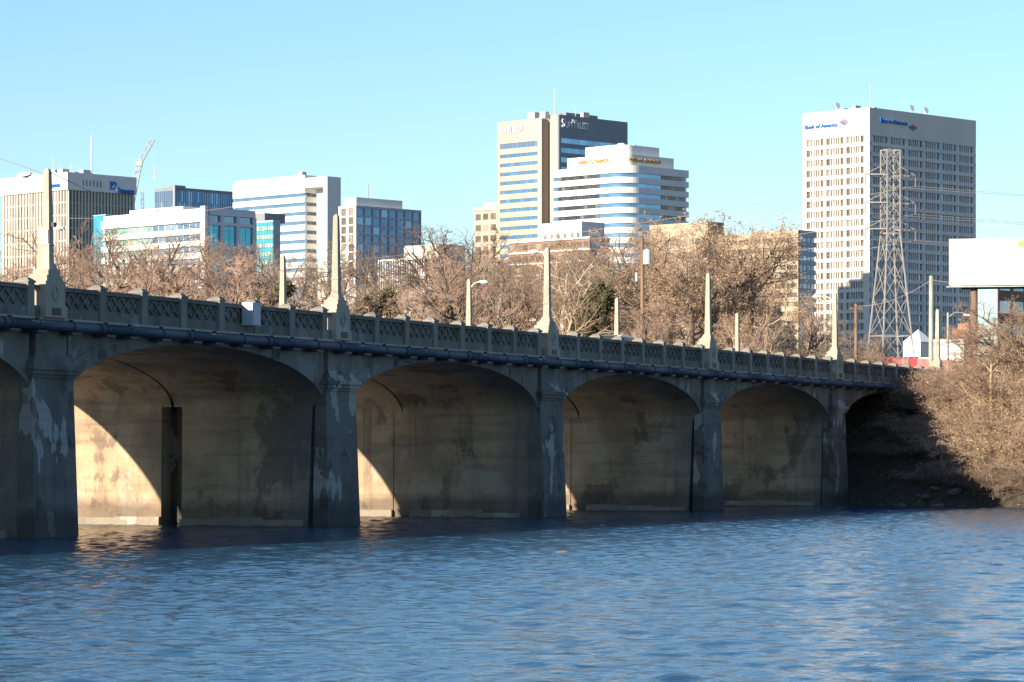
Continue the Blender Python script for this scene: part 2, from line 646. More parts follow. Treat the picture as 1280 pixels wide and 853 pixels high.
rb = random.Random(11)
for i in range(I0, I1):
    x0, x1 = i * SPAN + PW, (i + 1) * SPAN - PW
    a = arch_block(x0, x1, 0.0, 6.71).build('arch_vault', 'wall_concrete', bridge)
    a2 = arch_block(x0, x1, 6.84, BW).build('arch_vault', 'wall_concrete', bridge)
    ring_block(x0, x1, -0.07, 0.0).build('arch_ring', 'concrete', a)
    ring_block(x0, x1, BW, BW + 0.07).build('arch_ring', 'concrete', a2)
    # spandrel facing over the vault edge (set proud of the vault's end grain, behind the ring)
    n = NA
    for yy, par in ((-0.03, a), (BW, a2)):
        v, f = [], []
        for y in (yy, yy + 0.03):
            for t in AT: v.append((x0 + (x1 - x0) * (t + 1) / 2, y, arch_z(t) + 0.1))
            for t in AT: v.append((x0 + (x1 - x0) * (t + 1) / 2, y, Z_DECK0 - 0.004))
        m_ = n + 1
        for k in range(n):
            f += [(k, k + 1, m_ + k + 1, m_ + k), (2 * m_ + k, 3 * m_ + k, 3 * m_ + k + 1, 2 * m_ + k + 1)]
        mesh_obj('spandrel_wall', v, f, 'concrete', par)
    # raised stiffener blocks left on the arch ring where the facing has spalled
    for k in range(9):
        t = -0.93 + 1.86 * (k + rb.uniform(0.1, 0.9)) / 9
        if abs(t) < 0.35 or abs(t) > 0.9: continue
        xx = x0 + (x1 - x0) * (t + 1) / 2
        zz = arch_z(t)
        w = rb.uniform(0.12, 0.3)
        MB().box((xx - w, -0.105, zz + 0.05), (xx + w, -0.066, zz + rb.uniform(0.32, 0.5))).build('ring_patch', 'pier_concrete', a)

for i in range(I0, I1 + 1):
    cx = i * SPAN
    tw = 1.30                                      # pilaster half width
    bw = 1.45 + 0.05 * max(0, i)
    top = 5.36
    pier = MB().frustum((cx - bw, -0.42), (cx + bw, 0.36), -2.5, (cx - tw, -0.2), (cx + tw, 0.28), top).build('pier', 'pier_concrete', bridge)
    MB().frustum((cx - bw, BW - 0.36), (cx + bw, BW + 0.42), -2.5, (cx - tw, BW - 0.28), (cx + tw, BW + 0.2), top).build('pilaster', 'pier_concrete', pier)
    gap = 0.36 if i in (1, 3) else (0.16 if i == 4 else 0.03)
    # wall halves with the slit between them
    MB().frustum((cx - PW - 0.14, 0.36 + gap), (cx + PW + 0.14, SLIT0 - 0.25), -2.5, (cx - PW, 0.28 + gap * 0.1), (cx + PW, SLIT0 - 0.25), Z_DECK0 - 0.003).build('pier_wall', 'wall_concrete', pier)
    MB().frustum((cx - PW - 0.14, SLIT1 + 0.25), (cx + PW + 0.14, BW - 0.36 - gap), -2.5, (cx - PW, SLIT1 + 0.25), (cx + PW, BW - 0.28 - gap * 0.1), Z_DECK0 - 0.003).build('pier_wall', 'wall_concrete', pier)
    cw_ = 0.45 if i == 1 else PW - 0.03
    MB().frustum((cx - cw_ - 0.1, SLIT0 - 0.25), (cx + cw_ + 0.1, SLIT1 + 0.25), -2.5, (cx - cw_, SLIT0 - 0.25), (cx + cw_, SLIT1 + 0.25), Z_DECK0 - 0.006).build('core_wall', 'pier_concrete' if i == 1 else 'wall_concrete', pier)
    if gap > 0.1:
        MB().box((cx - 0.5, 0.2, -2.5), (cx + 0.5, 1.2, 5.2)).build('core_wall', 'pier_concrete', pier)
    # footing ledge at the waterline, in uneven lengths
    for (ya, yb) in ((0.75, 2.6), (2.6, 4.4), (4.4, 6.3), (7.25, 9.3), (9.3, 11.2), (11.2, 12.9)):
        o_ = 0.26 + rb.uniform(-0.03, 0.05)
        MB().frustum((cx - PW - o_ - 0.1, ya), (cx + PW + o_ + 0.1, yb), -2.4, (cx - PW - o_, ya), (cx + PW + o_, yb), 0.27 + rb.uniform(-0.08, 0.08)).build('footing', 'footing_concrete', pier)
    # capital: three stepped courses
    for (yc, sg) in ((0, -1), (BW, 1)):
        cm = MB()
        for (z0, z1, e) in ((5.36, 5.47, 0.06), (5.47, 5.62, 0.13), (5.62, 5.76, 0.20)):
            if sg < 0: cm.box((cx - tw - e, -0.2 - e, z0), (cx + tw + e, 0.5, z1))
            else: cm.box((cx - tw - e, BW - 0.5, z0), (cx + tw + e, BW + 0.2 + e, z1))
        cm.frustum((cx - tw - 0.12, (-0.32 if sg < 0 else BW - 0.4)), (cx + tw + 0.12, (0.4 if sg < 0 else BW + 0.32)), 5.76,
                   (cx - 0.98, (-0.13 if sg < 0 else BW - 0.4)), (cx + 0.98, (0.4 if sg < 0 else BW + 0.13)), 6.15)
        cm.build('capital', 'pier_concrete', pier)
        if sg < 0: MB().box((cx - 0.98, -0.13, 6.15), (cx + 0.98, 0.4, Z_DECK0)).build('upper_pilaster', 'concrete', pier)
        else: MB().box((cx - 0.98, BW - 0.4, 6.15), (cx + 0.98, BW + 0.13, Z_DECK0)).build('upper_pilaster', 'concrete', pier)

XA, XB = I0 * SPAN - 1, I1 * SPAN + 1.2
MB().box((XA, -0.02, Z_DECK0), (XB, BW + 0.02, Z_DECK1)).build('deck_slab', 'concrete', bridge)
MB().box((XA, -0.22, Z_DECK0 + 0.002), (XB, -0.02, Z_DECK0 + 0.085)).build('cornice', 'obelisk_concrete', bridge)
MB().box((XA, BW + 0.02, Z_DECK0 + 0.002), (XB, BW + 0.22, Z_DECK0 + 0.085)).build('cornice', 'obelisk_concrete', bridge)
MB().box((XA, 0.3, Z_DECK1 + 0.004), (XB, 2.1, Z_DECK1 + 0.15)).build('sidewalk', 'footing_concrete', bridge)
MB().box((XA, BW - 2.1, Z_DECK1 + 0.004), (XB, BW - 0.3, Z_DECK1 + 0.15)).build('sidewalk', 'footing_concrete', bridge)
MB().box((XA, 2.1, Z_DECK1 + 0.004), (XB, BW - 2.1, Z_DECK1 + 0.02)).build('roadway', 'asphalt', bridge)

# parapets
Z_P0, Z_PL, Z_RL, Z_RT = 7.385, 7.74, 8.30, 8.45
NB = 7
PITCH = (SPAN - 1.15 - 0.7) / NB


def lattice_panel(wd):
    """recessed back with crossing diagonal bars, local x 0..wd, z 0..h, front at y = -0.1"""
    h = Z_RL - Z_PL
    mb = MB().box((0, -0.02, 0), (wd, 0.10, h))
    nx_ = 4
    cw = wd / nx_
    th, d0, d1 = 0.055, -0.085, -0.02
    for k in range(nx_):
        for sg in (1, -1):
            xa, xb = (k * cw, (k + 1) * cw) if sg > 0 else ((k + 1) * cw, k * cw)
            dx, dz = xb - xa, h
            l = math.hypot(dx, dz)
            px_, pz_ = -dz / l * th, dx / l * th
            q = [(xa - px_, -pz_), (xb - px_, h - pz_), (xb + px_, h + pz_), (xa + px_, pz_)]
            q = [(min(max(x, 0.003), wd - 0.003), min(max(z, 0.003), h - 0.003)) for x, z in q]
            e = 0.006 if sg > 0 else 0.0
            v = [(x, d0 + e, z) for x, z in q] + [(x, d1, z) for x, z in q]
            f = [(0, 1, 2, 3), (4, 7, 6, 5), (0, 4, 5, 1), (1, 5, 6, 2), (2, 6, 7, 3), (3, 7, 4, 0)]
            mb.add(v, f)
    return mb


PANEL = None
POST = None
for side in (0, 1):
    yc = 0.0 if side == 0 else BW
    sg = 1 if side == 0 else -1
    par = MB().box((XA, yc - 0.13, Z_P0), (XB, yc + 0.13, Z_PL)).build('parapet', 'concrete', bridge)
    for i in range(I0, I1):
        xa = i * SPAN + 0.7
        xb = (i + 1) * SPAN - 0.72
        MB().box((xa, yc - 0.15, Z_RL), (xb, yc + 0.15, Z_RT - 0.05)).add(
            [(xa, yc - 0.17, Z_RT - 0.05), (xb, yc - 0.17, Z_RT - 0.05), (xb, yc + 0.17, Z_RT - 0.05), (xa, yc + 0.17, Z_RT - 0.05),
             (xa, yc - 0.12, Z_RT), (xb, yc - 0.12, Z_RT), (xb, yc + 0.12, Z_RT), (xa, yc + 0.12, Z_RT)], CF).build('rail', 'concrete', par)
        for k in range(NB):
            px0 = xa + k * PITCH
            if PANEL is None:
                PANEL = lattice_panel(PITCH - 0.40).build('lattice_panel', 'concrete', par)
                o = PANEL
            else:
                o = link(PANEL.copy(), par)
            o.location = (px0 + (0.0 if side == 0 else PITCH - 0.40), yc + rb.uniform(-0.015, 0.015), Z_PL)
            o.rotation_euler = (rb.uniform(-0.01, 0.01), 0, 0 if side == 0 else math.pi)
            pc = px0 + PITCH - 0.20
            if POST is None:
                POST = MB().box((-0.2, -0.2, Z_P0), (0.2, 0.26, 8.50)).box((-0.24, -0.24, 8.50), (0.24, 0.31, 8.56)).frustum(
                    (-0.22, -0.22), (0.22, 0.29), 8.56, (-0.09, -0.1), (0.09, 0.16), 8.66).build('post', 'post_concrete', par)
                o = POST
            else:
                o = link(POST.copy(), par)
            o.location = (pc + rb.uniform(-0.02, 0.02), yc + rb.uniform(-0.02, 0.02), rb.uniform(-0.03, 0.02))
            o.rotation_euler = (0, 0, (0 if side == 0 else math.pi) + rb.uniform(-0.03, 0.03))

# ------------------------------------------------------------------ obelisk lamp standards on the parapets
def brw(x, y, z=0.0):
    X, Y = to_world(x, y)
    return (X, Y, z)


def lamp_obelisk(i, side, arm, label, sign=False, shorter=0.0, reach=0.9):
    root = empty('lamp_obelisk', brw(i * SPAN, 0 if side == 0 else BW, Z_P0), BA + (0 if side == 0 else math.pi))
    tag(root, label, 'obelisk', 'obelisks along the bridge parapets')
    z0 = Z_P0
    pm = MB().box((-0.69, -0.34, 0), (0.69, 0.55, 0.40)).box((-0.62, -0.30, 0.40), (0.62, 0.5, 1.22))
    pm.box((-0.5, -0.27, 1.22), (0.5, 0.44, 1.42)).box((-0.38, -0.25, 1.42), (0.38, 0.36, 1.60)).frustum((-0.3, -0.24), (0.3, 0.3), 1.60, (-0.165, -0.15), (0.165, 0.165), 1.85)
    # raised lozenge on the front
    ped = pm.build('pedestal', 'obelisk_concrete', root)
    dm = MB()
    pts = [(-0.2, 0.82), (0, 1.10), (0.2, 0.82), (0, 0.54)]
    for a, c_ in zip(pts, pts[1:] + pts[:1]):
        dm.bar((a[0], -0.31, a[1]), (c_[0], -0.31, c_[1]), 0.045)
    dm.build('lozenge', 'obelisk_concrete', ped)
    nm = MB().box((-0.28, -0.36, 0.08), (0.28, -0.338, 0.32))
    nm.build('drain_plate', 'dark_iron', ped)
    ht = 12.4 - z0 - shorter
    sm = MB().frustum((-0.155, -0.14), (0.155, 0.155), 1.85, (-0.10, -0.09), (0.10, 0.10), ht - 0.10)
    sm.frustum((-0.10, -0.09), (0.10, 0.10), ht - 0.10, (-0.05, -0.045), (0.05, 0.05), ht)
    sm.box((-0.175, -0.16, 2.42), (0.175, 0.175, 2.46))
    sm.build('shaft', 'obelisk_concrete', root)
    if arm:
        za = ht - 0.22
        q = reach - 0.30
        pts = [(0, 0.08, za - 0.28), (0, 0.08 + q * 0.3, za - 0.06), (0, 0.08 + q * 0.6, za + 0.03), (0, q + 0.05, za + 0.05)]
        MB().path(pts, 0.03).build('lamp_arm', 'lamp_metal', root)
        hm = MB()
        hm.add([(-0.10, q, za + 0.03), (0.10, q, za + 0.03), (0.15, q + 0.25, za - 0.02), (0.09, q + 0.52, za + 0.0), (-0.09, q + 0.52, za + 0.0), (-0.15, q + 0.25, za - 0.02),
                (-0.07, q, za + 0.10), (0.07, q, za + 0.10), (0.10, q + 0.25, za + 0.14), (0.06, q + 0.48, za + 0.09), (-0.06, q + 0.48, za + 0.09), (-0.10, q + 0.25, za + 0.14)],
               [(5, 4, 3, 2, 1, 0), (6, 7, 8, 9, 10, 11), (0, 1, 7, 6), (1, 2, 8, 7), (2, 3, 9, 8), (3, 4, 10, 9), (4, 5, 11, 10), (5, 0, 6, 11)])
        hd = hm.build('lamp_head', 'lamp_metal', root)
        lv = []
        for k in range(10):
            t = k * math.tau / 10
            lv.append((0.10 * math.cos(t), q + 0.27 + 0.18 * math.sin(t), za - 0.01))
        for k in range(10):
            t = k * math.tau / 10
            lv.append((0.05 * math.cos(t), q + 0.27 + 0.09 * math.sin(t), za - 0.08))
        mesh_obj('lens', lv, [tuple(range(10, 20))[::-1]] + [(k, (k + 1) % 10, 10 + (k + 1) % 10, 10 + k) for k in range(10)], 'box_paint', hd)
    if sign:
        pl = MB().box((-0.182, -0.10, 2.5), (-0.172, 0.22, 2.95)).build('sign_plate', 'white_sign', root)
        rm = MB()
        for k in range(10):
            a, c_ = k * math.tau / 10, (k + 1) * math.tau / 10
            rm.bar((-0.186, 0.06 + 0.1 * math.cos(a), 2.80 + 0.1 * math.sin(a)), (-0.186, 0.06 + 0.1 * math.cos(c_), 2.80 + 0.1 * math.sin(c_)), 0.014)
        rm.bar((-0.186, 0.13, 2.73), (-0.186, -0.01, 2.87), 0.012)
        rm.box((-0.186, -0.06, 2.58), (-0.182, 0.18, 2.63))
        rm.build('sign_print', 'red_sign', pl)
        MB().box((-0.06, -0.27, 3.05), (0.12, -0.16, 3.2)).build('junction_box', 'dark_iron', root)
    return root


near = 'concrete obelisk on the near parapet, '
far = 'concrete obelisk on the far parapet, '
lamp_obelisk(-1, 0, False, 'concrete obelisk on the first parapet pedestal before the sign obelisk')
lamp_obelisk(0, 0, True, near + 'with street lamp and red and white sign plate', sign=True, reach=0.95)
lamp_obelisk(1, 0, False, near + 'without lamp, just past the pale utility box')
lamp_obelisk(2, 0, True, near + 'with short lamp arm, above the third arch pier', reach=0.72)
lamp_obelisk(3, 0, False, near + 'without lamp, before the broad leafy brown tree')
lamp_obelisk(4, 0, True, near + 'with lamp, last before the bushes', reach=1.15)
lamp_obelisk(5, 0, False, 'concrete obelisk rising out of the bank bushes between two poles')
lamp_obelisk(1, 1, True, far + 'hidden behind the sign obelisk')
lamp_obelisk(2, 1, False, far + 'bare, standing before the white striped tower')
lamp_obelisk(3, 1, True, far + 'with lamp arm held out over the road')
lamp_obelisk(4, 1, False, far + 'bare, beside the small dark evergreen')
lamp_obelisk(5, 1, False, far + 'almost lost among the branches of the leafy brown tree')

# ------------------------------------------------------------------ water main along the bridge
pipe = empty('water_pipe', (P0.x, P0.y, 0), BA)
tag(pipe, 'long dark blue water pipe carried on brackets below the bridge parapet', 'pipe')
YP, ZP, RP = -0.44, 7.10, 0.165
xx = -40.0
SEG = None
k = 0
while xx < 106:
    if SEG is None:
        SEG = MB().bar((0, 0, 0), (6.1, 0, 0), RP, RP, 16).build('pipe_segment', 'pipe_paint', pipe, True)
        CPL = MB().bar((-0.14, 0, 0), (0.14, 0, 0), RP + 0.035, RP + 0.035, 14).build('coupling', 'pipe_paint', pipe)
        BRK = MB().box((-0.3, -0.22, -0.27), (0.3, 0.34, -0.19)).box((-0.07, 0.24, -0.2), (0.07, 0.33, 0.2)).build('bracket', 'dark_iron', pipe)
        CLP = MB().bar((-0.04, 0, 0), (0.04, 0, 0), RP + 0.025, RP + 0.025, 14).box((-0.05, -0.06, RP), (0.05, 0.06, RP + 0.08)).build('clamp', 'dark_iron', pipe)
        s_, c_, b_, l_ = SEG, CPL, BRK, CLP
    else:
        s_, c_, b_, l_ = (link(q.copy(), pipe) for q in (SEG, CPL, BRK, CLP))
    s_.location = (xx, YP, ZP)
    c_.location = (xx, YP, ZP)
    b_.location = (xx + 0.35, YP, ZP)
    l_.location = (xx + 0.35, YP, ZP)
    for dx_ in (2.05 + rb.uniform(-.1, .1), 4.1 + rb.uniform(-.1, .1)):
        q = link(BRK.copy(), pipe); q.location = (xx + dx_, YP, ZP)
        q = link(CLP.copy(), pipe); q.location = (xx + dx_, YP, ZP)
    xx += 6.1

# utility box hung on the parapet
ub = empty('utility_box', brw(13.75, -0.14, 7.66), BA)
tag(ub, 'pale grey utility box fixed to the front of the bridge parapet', 'utility box')
MB().box((-0.32, -0.46, 0), (0.32, 0.0, 0.80)).build('case', 'box_paint', ub)
MB().frustum((-0.34, -0.48), (0.34, 0.0), 0.80, (-0.33, -0.46), (0.33, 0.0), 0.85).build('lid', 'box_paint', ub)
MB().box((-0.27, -0.474, 0.06), (0.27, -0.461, 0.74)).build('door', 'box_paint', ub)

# ------------------------------------------------------------------ car on the bridge
car = empty('car', brw(61.5, 4.0, Z_DECK1 + 0.024), BA)
tag(car, 'silver car driving over the bridge behind the parapet', 'car')
prof = [(-2.2, 0.3), (2.2, 0.3), (2.25, 0.65), (1.3, 0.85), (0.7, 1.38), (-1.0, 1.42), (-1.75, 0.98), (-2.2, 0.9)]
v = [(x, y, z) for y in (-0.85, 0.85) for x, z in prof]
f = [tuple(range(8))[::-1][::-1], tuple(range(8, 16))[::-1]] + [(i_, 8 + i_, 8 + (i_ + 1) % 8, (i_ + 1) % 8) for i_ in range(8)]
body = mesh_obj('body', v, f, 'car_paint', car)
for sgn in (-1, 1):
    mesh_obj('side_window', [(-1.5, sgn * 0.857, 0.95), (1.1, sgn * 0.857, 0.92), (0.65, sgn * 0.857, 1.3), (-0.95, sgn * 0.857, 1.33)], [(0, 1, 2, 3)], 'car_glass', car)
    for xw in (-1.4, 1.35):
        MB().bar((xw, sgn * 0.70, 0.31), (xw, sgn * 0.88, 0.31), 0.31, 0.31, 16).build('wheel', 'rubber', car)
mesh_obj('rear_window', [(-1.72, -0.7, 1.02), (-1.72, 0.7, 1.02), (-1.06, 0.62, 1.405), (-1.06, -0.62, 1.405)], [(0, 1, 2, 3)], 'car_glass', car)
for sgn in (-1, 1):
    MB().box((-2.23, sgn * 0.65 - 0.15, 0.7), (-2.19, sgn * 0.65 + 0.15, 0.84)).build('tail_light', 'red_sign', car)

# ------------------------------------------------------------------ city buildings
class Bld:
    """corner nearest the viewer at column xc; faces R (to the right) and L (to the left)"""
    def __init__(s, name, label, xc, xl, xr, Z, ytop, ang=46, ybase=470):
        s.Z = Z
        s.cx = (xc - 640) / F * Z
        a = rad(ang)
        s.dr = (math.cos(a), math.sin(a))
        s.dl = (-math.sin(a), math.cos(a))
        s.Lr = s.sR(xr)
        s.Ll = s.sL(xl)
        s.zb = gh(s.cx, Z) - 2.0
        s.H = s.z(ytop)
        s.root = empty(name, (s.cx, Z, s.zb), a)
        tag(s.root, label, 'building')
        s.n = {}

    def along(s, d, px):
        r = (px - 640) / F
        return (r * s.Z - s.cx) / (d[0] - r * d[1])

    def sR(s, px): return s.along(s.dr, px)
    def sL(s, px): return s.along(s.dl, px)
    def z(s, py): return (HOR - py) / F * s.Z + CAM_H - s.zb
    def m(s, px): return px * s.Z / F

    def box(s, name, mat, lo, hi, parent=None):
        return box(name, mat, parent or s.root, lo, hi)

    def fbox(s, name, mat, face, s0, s1, z0, z1, out, inn=0.0, parent=None):
        if face == 'R':
            return box(name, mat, parent or s.root, (s0, -out, z0), (s1, inn, z1))
        return box(name, mat, parent or s.root, (-out, s0, z0), (inn, s1, z1))

    def windows(s, mat, rects, out=0.05, limit=290):
        """rects: (face, s0, s1, z0, z1); the largest get objects of their own"""
        rects = sorted(rects, key=lambda r: -(r[2] - r[1]) * (r[4] - r[3]))
        for r in rects[:limit]:
            s.fbox('window', mat, r[0], r[1], r[2], r[3], r[4], out)
        if len(rects) > limit:
            mb = MB()
            for fc, s0, s1, z0, z1 in rects[limit:]:
                if fc == 'R': mb.box((s0, -out, z0), (s1, 0, z1))
                else: mb.box((-out, s0, z0), (0, s1, z1))
            tag(mb.build('small_windows', mat, s.root), kind='stuff')

    def prism(s, name, mat, poly, z0, z1):
        return MB().prism(poly, z0, z1).build(name, mat, s.root)

    def text(s, body, mat, face, s0, s1, zc, h, out=0.5, smallcaps=False):
        cu = bpy.data.curves.new('lettering', 'FONT')
        cu.body = body
        cu.size = 1.0
        cu.extrude = 0.05
        cu.align_x = 'LEFT'
        if smallcaps:
            for k_, ch in enumerate(body):
                if ch.islower(): cu.body_format[k_].use_small_caps = True
        t = bpy.data.objects.new('lettering', cu)
        COL.objects.link(t)
        bpy.context.view_layer.update()
        dg = bpy.context.evaluated_depsgraph_get()
        me = bpy.data.meshes.new_from_object(t.evaluated_get(dg))
        bpy.data.objects.remove(t)
        me.materials.clear()
        me.materials.append(MATS[mat])
        co = np.empty(len(me.vertices) * 3)
        me.vertices.foreach_get('co', co)
        co = co.reshape(-1, 3)
        mn, mx = co.min(0), co.max(0)
        wd = abs(s1 - s0)
        co[:, 0] = (co[:, 0] - mn[0]) / (mx[0] - mn[0]) * wd
        co[:, 1] = ((co[:, 1] - mn[1]) / (mx[1] - mn[1]) - 0.5) * h
        co[:, 2] *= 3
        me.vertices.foreach_set('co', co.ravel())
        me.update()
        o = bpy.data.objects.new('lettering', me)
        link(o, s.root)
        if face == 'R':
            o.rotation_euler = (rad(90), 0, 0)
            o.location = (min(s0, s1), -out, zc)
        else:
            o.rotation_euler = (rad(90), 0, rad(-90))
            o.location = (-out, max(s0, s1), zc)
        return o


def roof_kit(B, x0, x1, y0, y1, n, seed, mat='white_wall', hmax=3.0, masts=()):
    r = random.Random(seed)
    for k_ in range(n):
        x, y = r.uniform(x0, x1), r.uniform(y0, y1)
        w, d_, h = r.uniform(1.0, 3.2), r.uniform(1.0, 3.0), r.uniform(0.6, hmax)
        B.box('roof_unit', mat if k_ % 2 else 'grey_wall', (x, y, B.H), (x + w, y + d_, B.H + h))
    for (x, y, h, rr) in masts:
        MB().bar((x, y, B.H), (x, y, B.H + h), rr, rr * 0.5, 6).build('antenna', 'galvanised', B.root)


# --- tower with vertical fins and a blue logo
B = Bld('office_tower', 'pale office tower with close vertical fins and blue logo near the roof', 85, 3, 168.5, 1000, 215.5)
B.box('wall', 'pale_wall', (0, 0, 0), (B.Lr, B.Ll, B.H - 0.4))
zt = B.z(237.5)
B.fbox('parapet_band', 'white_wall', 'L', -0.9, B.Ll, zt, B.H, 0.9)
B.fbox('parapet_band', 'white_wall', 'R', 0, B.Lr, zt, B.H, 0.9)
rects = []
for face, L, nfin in (('L', B.Ll, 22), ('R', B.Lr, 20)):
    p_ = (L - 1.2) / nfin
    for k in range(nfin + 1):
        B.fbox('fin', 'pale_wall', face, 0.0 + k * p_, 0.0 + k * p_ + p_ * 0.42, 0, zt, 0.32)
        if k < nfin:
            z1 = zt
            for fl in range(15):
                z0 = z1 - 4.0
                rects.append((face, k * p_ + p_ * 0.42, (k + 1) * p_, z0 + (0.25 if face == 'R' else 0.5), z1))
                z1 = z0
B.windows('window_bronze', [r for r in rects if r[0] == 'L'], limit=150)
B.windows('window_dark', [r for r in rects if r[0] == 'R'], limit=150)
for k in range(6):
    s0 = B.sR(101 + k * 4.4)
    B.fbox('vent_slot', 'slate_wall', 'R', s0, s0 + 0.55, B.z(231.5), B.z(223.8), 0.93)
B.text('Dominion', 'blue_sign', 'R', B.sR(143.5), B.sR(165), B.z(233.5), 2.0, 1.1)
B.text('Dominion', 'blue_sign', 'L', B.sL(78), B.sL(64), B.z(230.5), 1.7, 1.1)
# logo: block with a swept notch
lx, lz = B.sR(135), B.z(233.5)
lw = B.sR(143.5) - lx
mesh_obj('logo', [(lx, -1.1, lz), (lx + lw * .55, -1.1, lz), (lx + lw, -1.1, lz + 1.2), (lx + lw, -1.1, lz + 2.1), (lx + lw * .7, -1.1, lz + 2.6), (lx, -1.1, lz + 2.6)], [(0, 1, 2, 3, 4, 5)], 'blue_sign', B.root)
mesh_obj('logo_swoosh', [(lx + lw * .1, -1.14, lz + 0.5), (lx + lw * .55, -1.14, lz + 0.75), (lx + lw * .8, -1.14, lz + 1.6), (lx + lw * .45, -1.14, lz + 1.2)], [(0, 1, 2, 3)], 'white_sign', B.root)
roof_kit(B, 2, 16, 2, 16, 9, 4, 'white_wall', 2.4, ((14, 6, 13, 0.35), (9, 10, 4, 0.15), (5, 14, 6, 0.12), (3, 8, 3.5, 0.12)))

# --- dark blue glass block
B = Bld('glass_office_block', 'flat dark blue glass office block behind the finned tower', 217, 193.5, 292, 1150, 234)
B.box('wall', 'slate_wall', (0, 0, 0), (B.Lr, B.Ll, B.H))
rects = []
for face, L, n_ in (('L', B.Ll, 9), ('R', B.Lr, 26)):
    p_ = L / n_
    for k in range(n_):
        for fl in range(4):
            z1 = B.H - 1.2 - fl * 4
            rects.append((face, k * p_ + 0.12, (k + 1) * p_ - 0.12, z1 - 3.9, z1))
B.windows('window_slate', [r for r in rects if r[0] == 'L'], 0.2)
B.windows('window_blue', [r for r in rects if r[0] == 'R'], 0.2)
B.fbox('corner_strip', 'frame_grey', 'R', 0, 0.8, 0, B.H + 0.1, 0.4)
B.box('roof_unit', 'slate_wall', (4, 4, B.H), (9, 8, B.H + 1.2))

# --- luffing crane beyond the glass block
cr = empty('tower_crane', W(163, 470, 1250))
cr.location.z = gh(cr.location.x, 1250)
tag(cr, 'slender pale lattice crane with a cranked boom beyond the finned tower', 'crane')


def truss(name, a, c_, w, n_, r, parent, mat='galvanised'):
    a, c_ = Vector(a), Vector(c_)
    d = (c_ - a).normalized()
    side = d.cross(Vector((0, 1, 0))).normalized()
    dep = Vector((0, 1, 0))
    mb = MB()
    cn = [side * w / 2 + dep * w / 2, side * -w / 2 + dep * w / 2, side * w / 2 - dep * w / 2, side * -w / 2 - dep * w / 2]
    for q in cn:
        mb.bar(a + q, c_ + q, r)
    for k_ in range(n_):
        p_, q_ = a + (c_ - a) * (k_ / n_), a + (c_ - a) * ((k_ + 1) / n_)
        for (i_, j_) in ((0, 1), (2, 3), (0, 2), (1, 3)):
            if k_ % 2: i_, j_ = j_, i_
            mb.bar(p_ + cn[i_], q_ + cn[j_], r * 0.65)
    return mb.build(name, mat, parent)


o0 = Vector(cr.location)
truss('mast', (0, 0, 0), W(163, 263, 1250) - o0, 1.9, 26, 0.17, cr)
truss('boom', W(163, 263, 1250) - o0, W(174, 205, 1250) - o0, 1.8, 10, 0.17, cr)
truss('jib', W(174, 205, 1250) - o0, W(191, 174, 1250) - o0, 1.5, 7, 0.15, cr)
jt = W(191, 174, 1250) - o0
MB().bar(jt, jt + Vector((0.6, 0, -17)), 0.05).bar(jt + Vector((0.6, 0, -10.5)), jt + Vector((0.6, 0, -16.5)), 0.35, 0.2).build('hoist_line', 'galvanised', cr)
MB().box(tuple(W(174, 205, 1250) - o0 - Vector((1.2, 1.2, 0.9))), tuple(W(174, 205, 1250) - o0 + Vector((1.2, 1.2, 0.9)))).build('joint_head', 'galvanised', cr)
ms = empty('radio_mast', (0, 0, 0))
ms.location = (W(178, 470, 1200).x, 1200, gh(W(178, 470, 1200).x, 1200))
tag(ms, 'thin blue grey lattice mast between the finned tower and glass block', 'mast')
truss('mast_frame', (0, 0, 0), (0, 0, W(178, 240, 1200).z - ms.location.z), 0.9, 40, 0.12, ms, 'slate_wall')
MB().box((-1.2, -1.2, -0.4), (1.2, 1.2, 0.25)).build('base', 'footing_concrete', ms)

# --- low white building with teal glass end
B = Bld('low_office_building', 'low white office building with window bands and a turquoise glass end wall', 256.5, 128, 318, 600, 259.5, 46)
zr = B.z(260)
B.box('wall', 'white_wall', (0.3, 0.3, 0), (B.Lr, B.Ll, zr))
p_ = B.m(15.2)
zw = B.z(277)
ztop = zw
rects = []
nb = 16
for fl in range(5):
    z1 = zw - fl * p_
    z0 = z1 - B.m(8.2)
    B.fbox('floor_band', 'white_wall', 'L', 0.9, B.Ll, z0 - (p_ - B.m(8.2)), z0, 0.35, 0.3)
    w_ = (B.Ll - 1.5) / nb
    for k in range(nb):
        rects.append(('L', 1.2 + k * w_ + 0.1, 1.2 + (k + 1) * w_ - 0.1, z0, z1))
B.fbox('parapet_band', 'white_wall', 'L', 0.9, B.Ll, ztop, B.z(267), 0.35, 0.3)
for r in rects: B.fbox('window', 'window_green' if r[1] > B.Ll * 0.5 else 'window_slate', 'L', r[1], r[2], r[3], r[4], -0.22, 0.3)
B.fbox('corner_pier', 'white_wall', 'L', -0.5, 0.9, 0, B.H + 0.25, 0.5, 0.3)
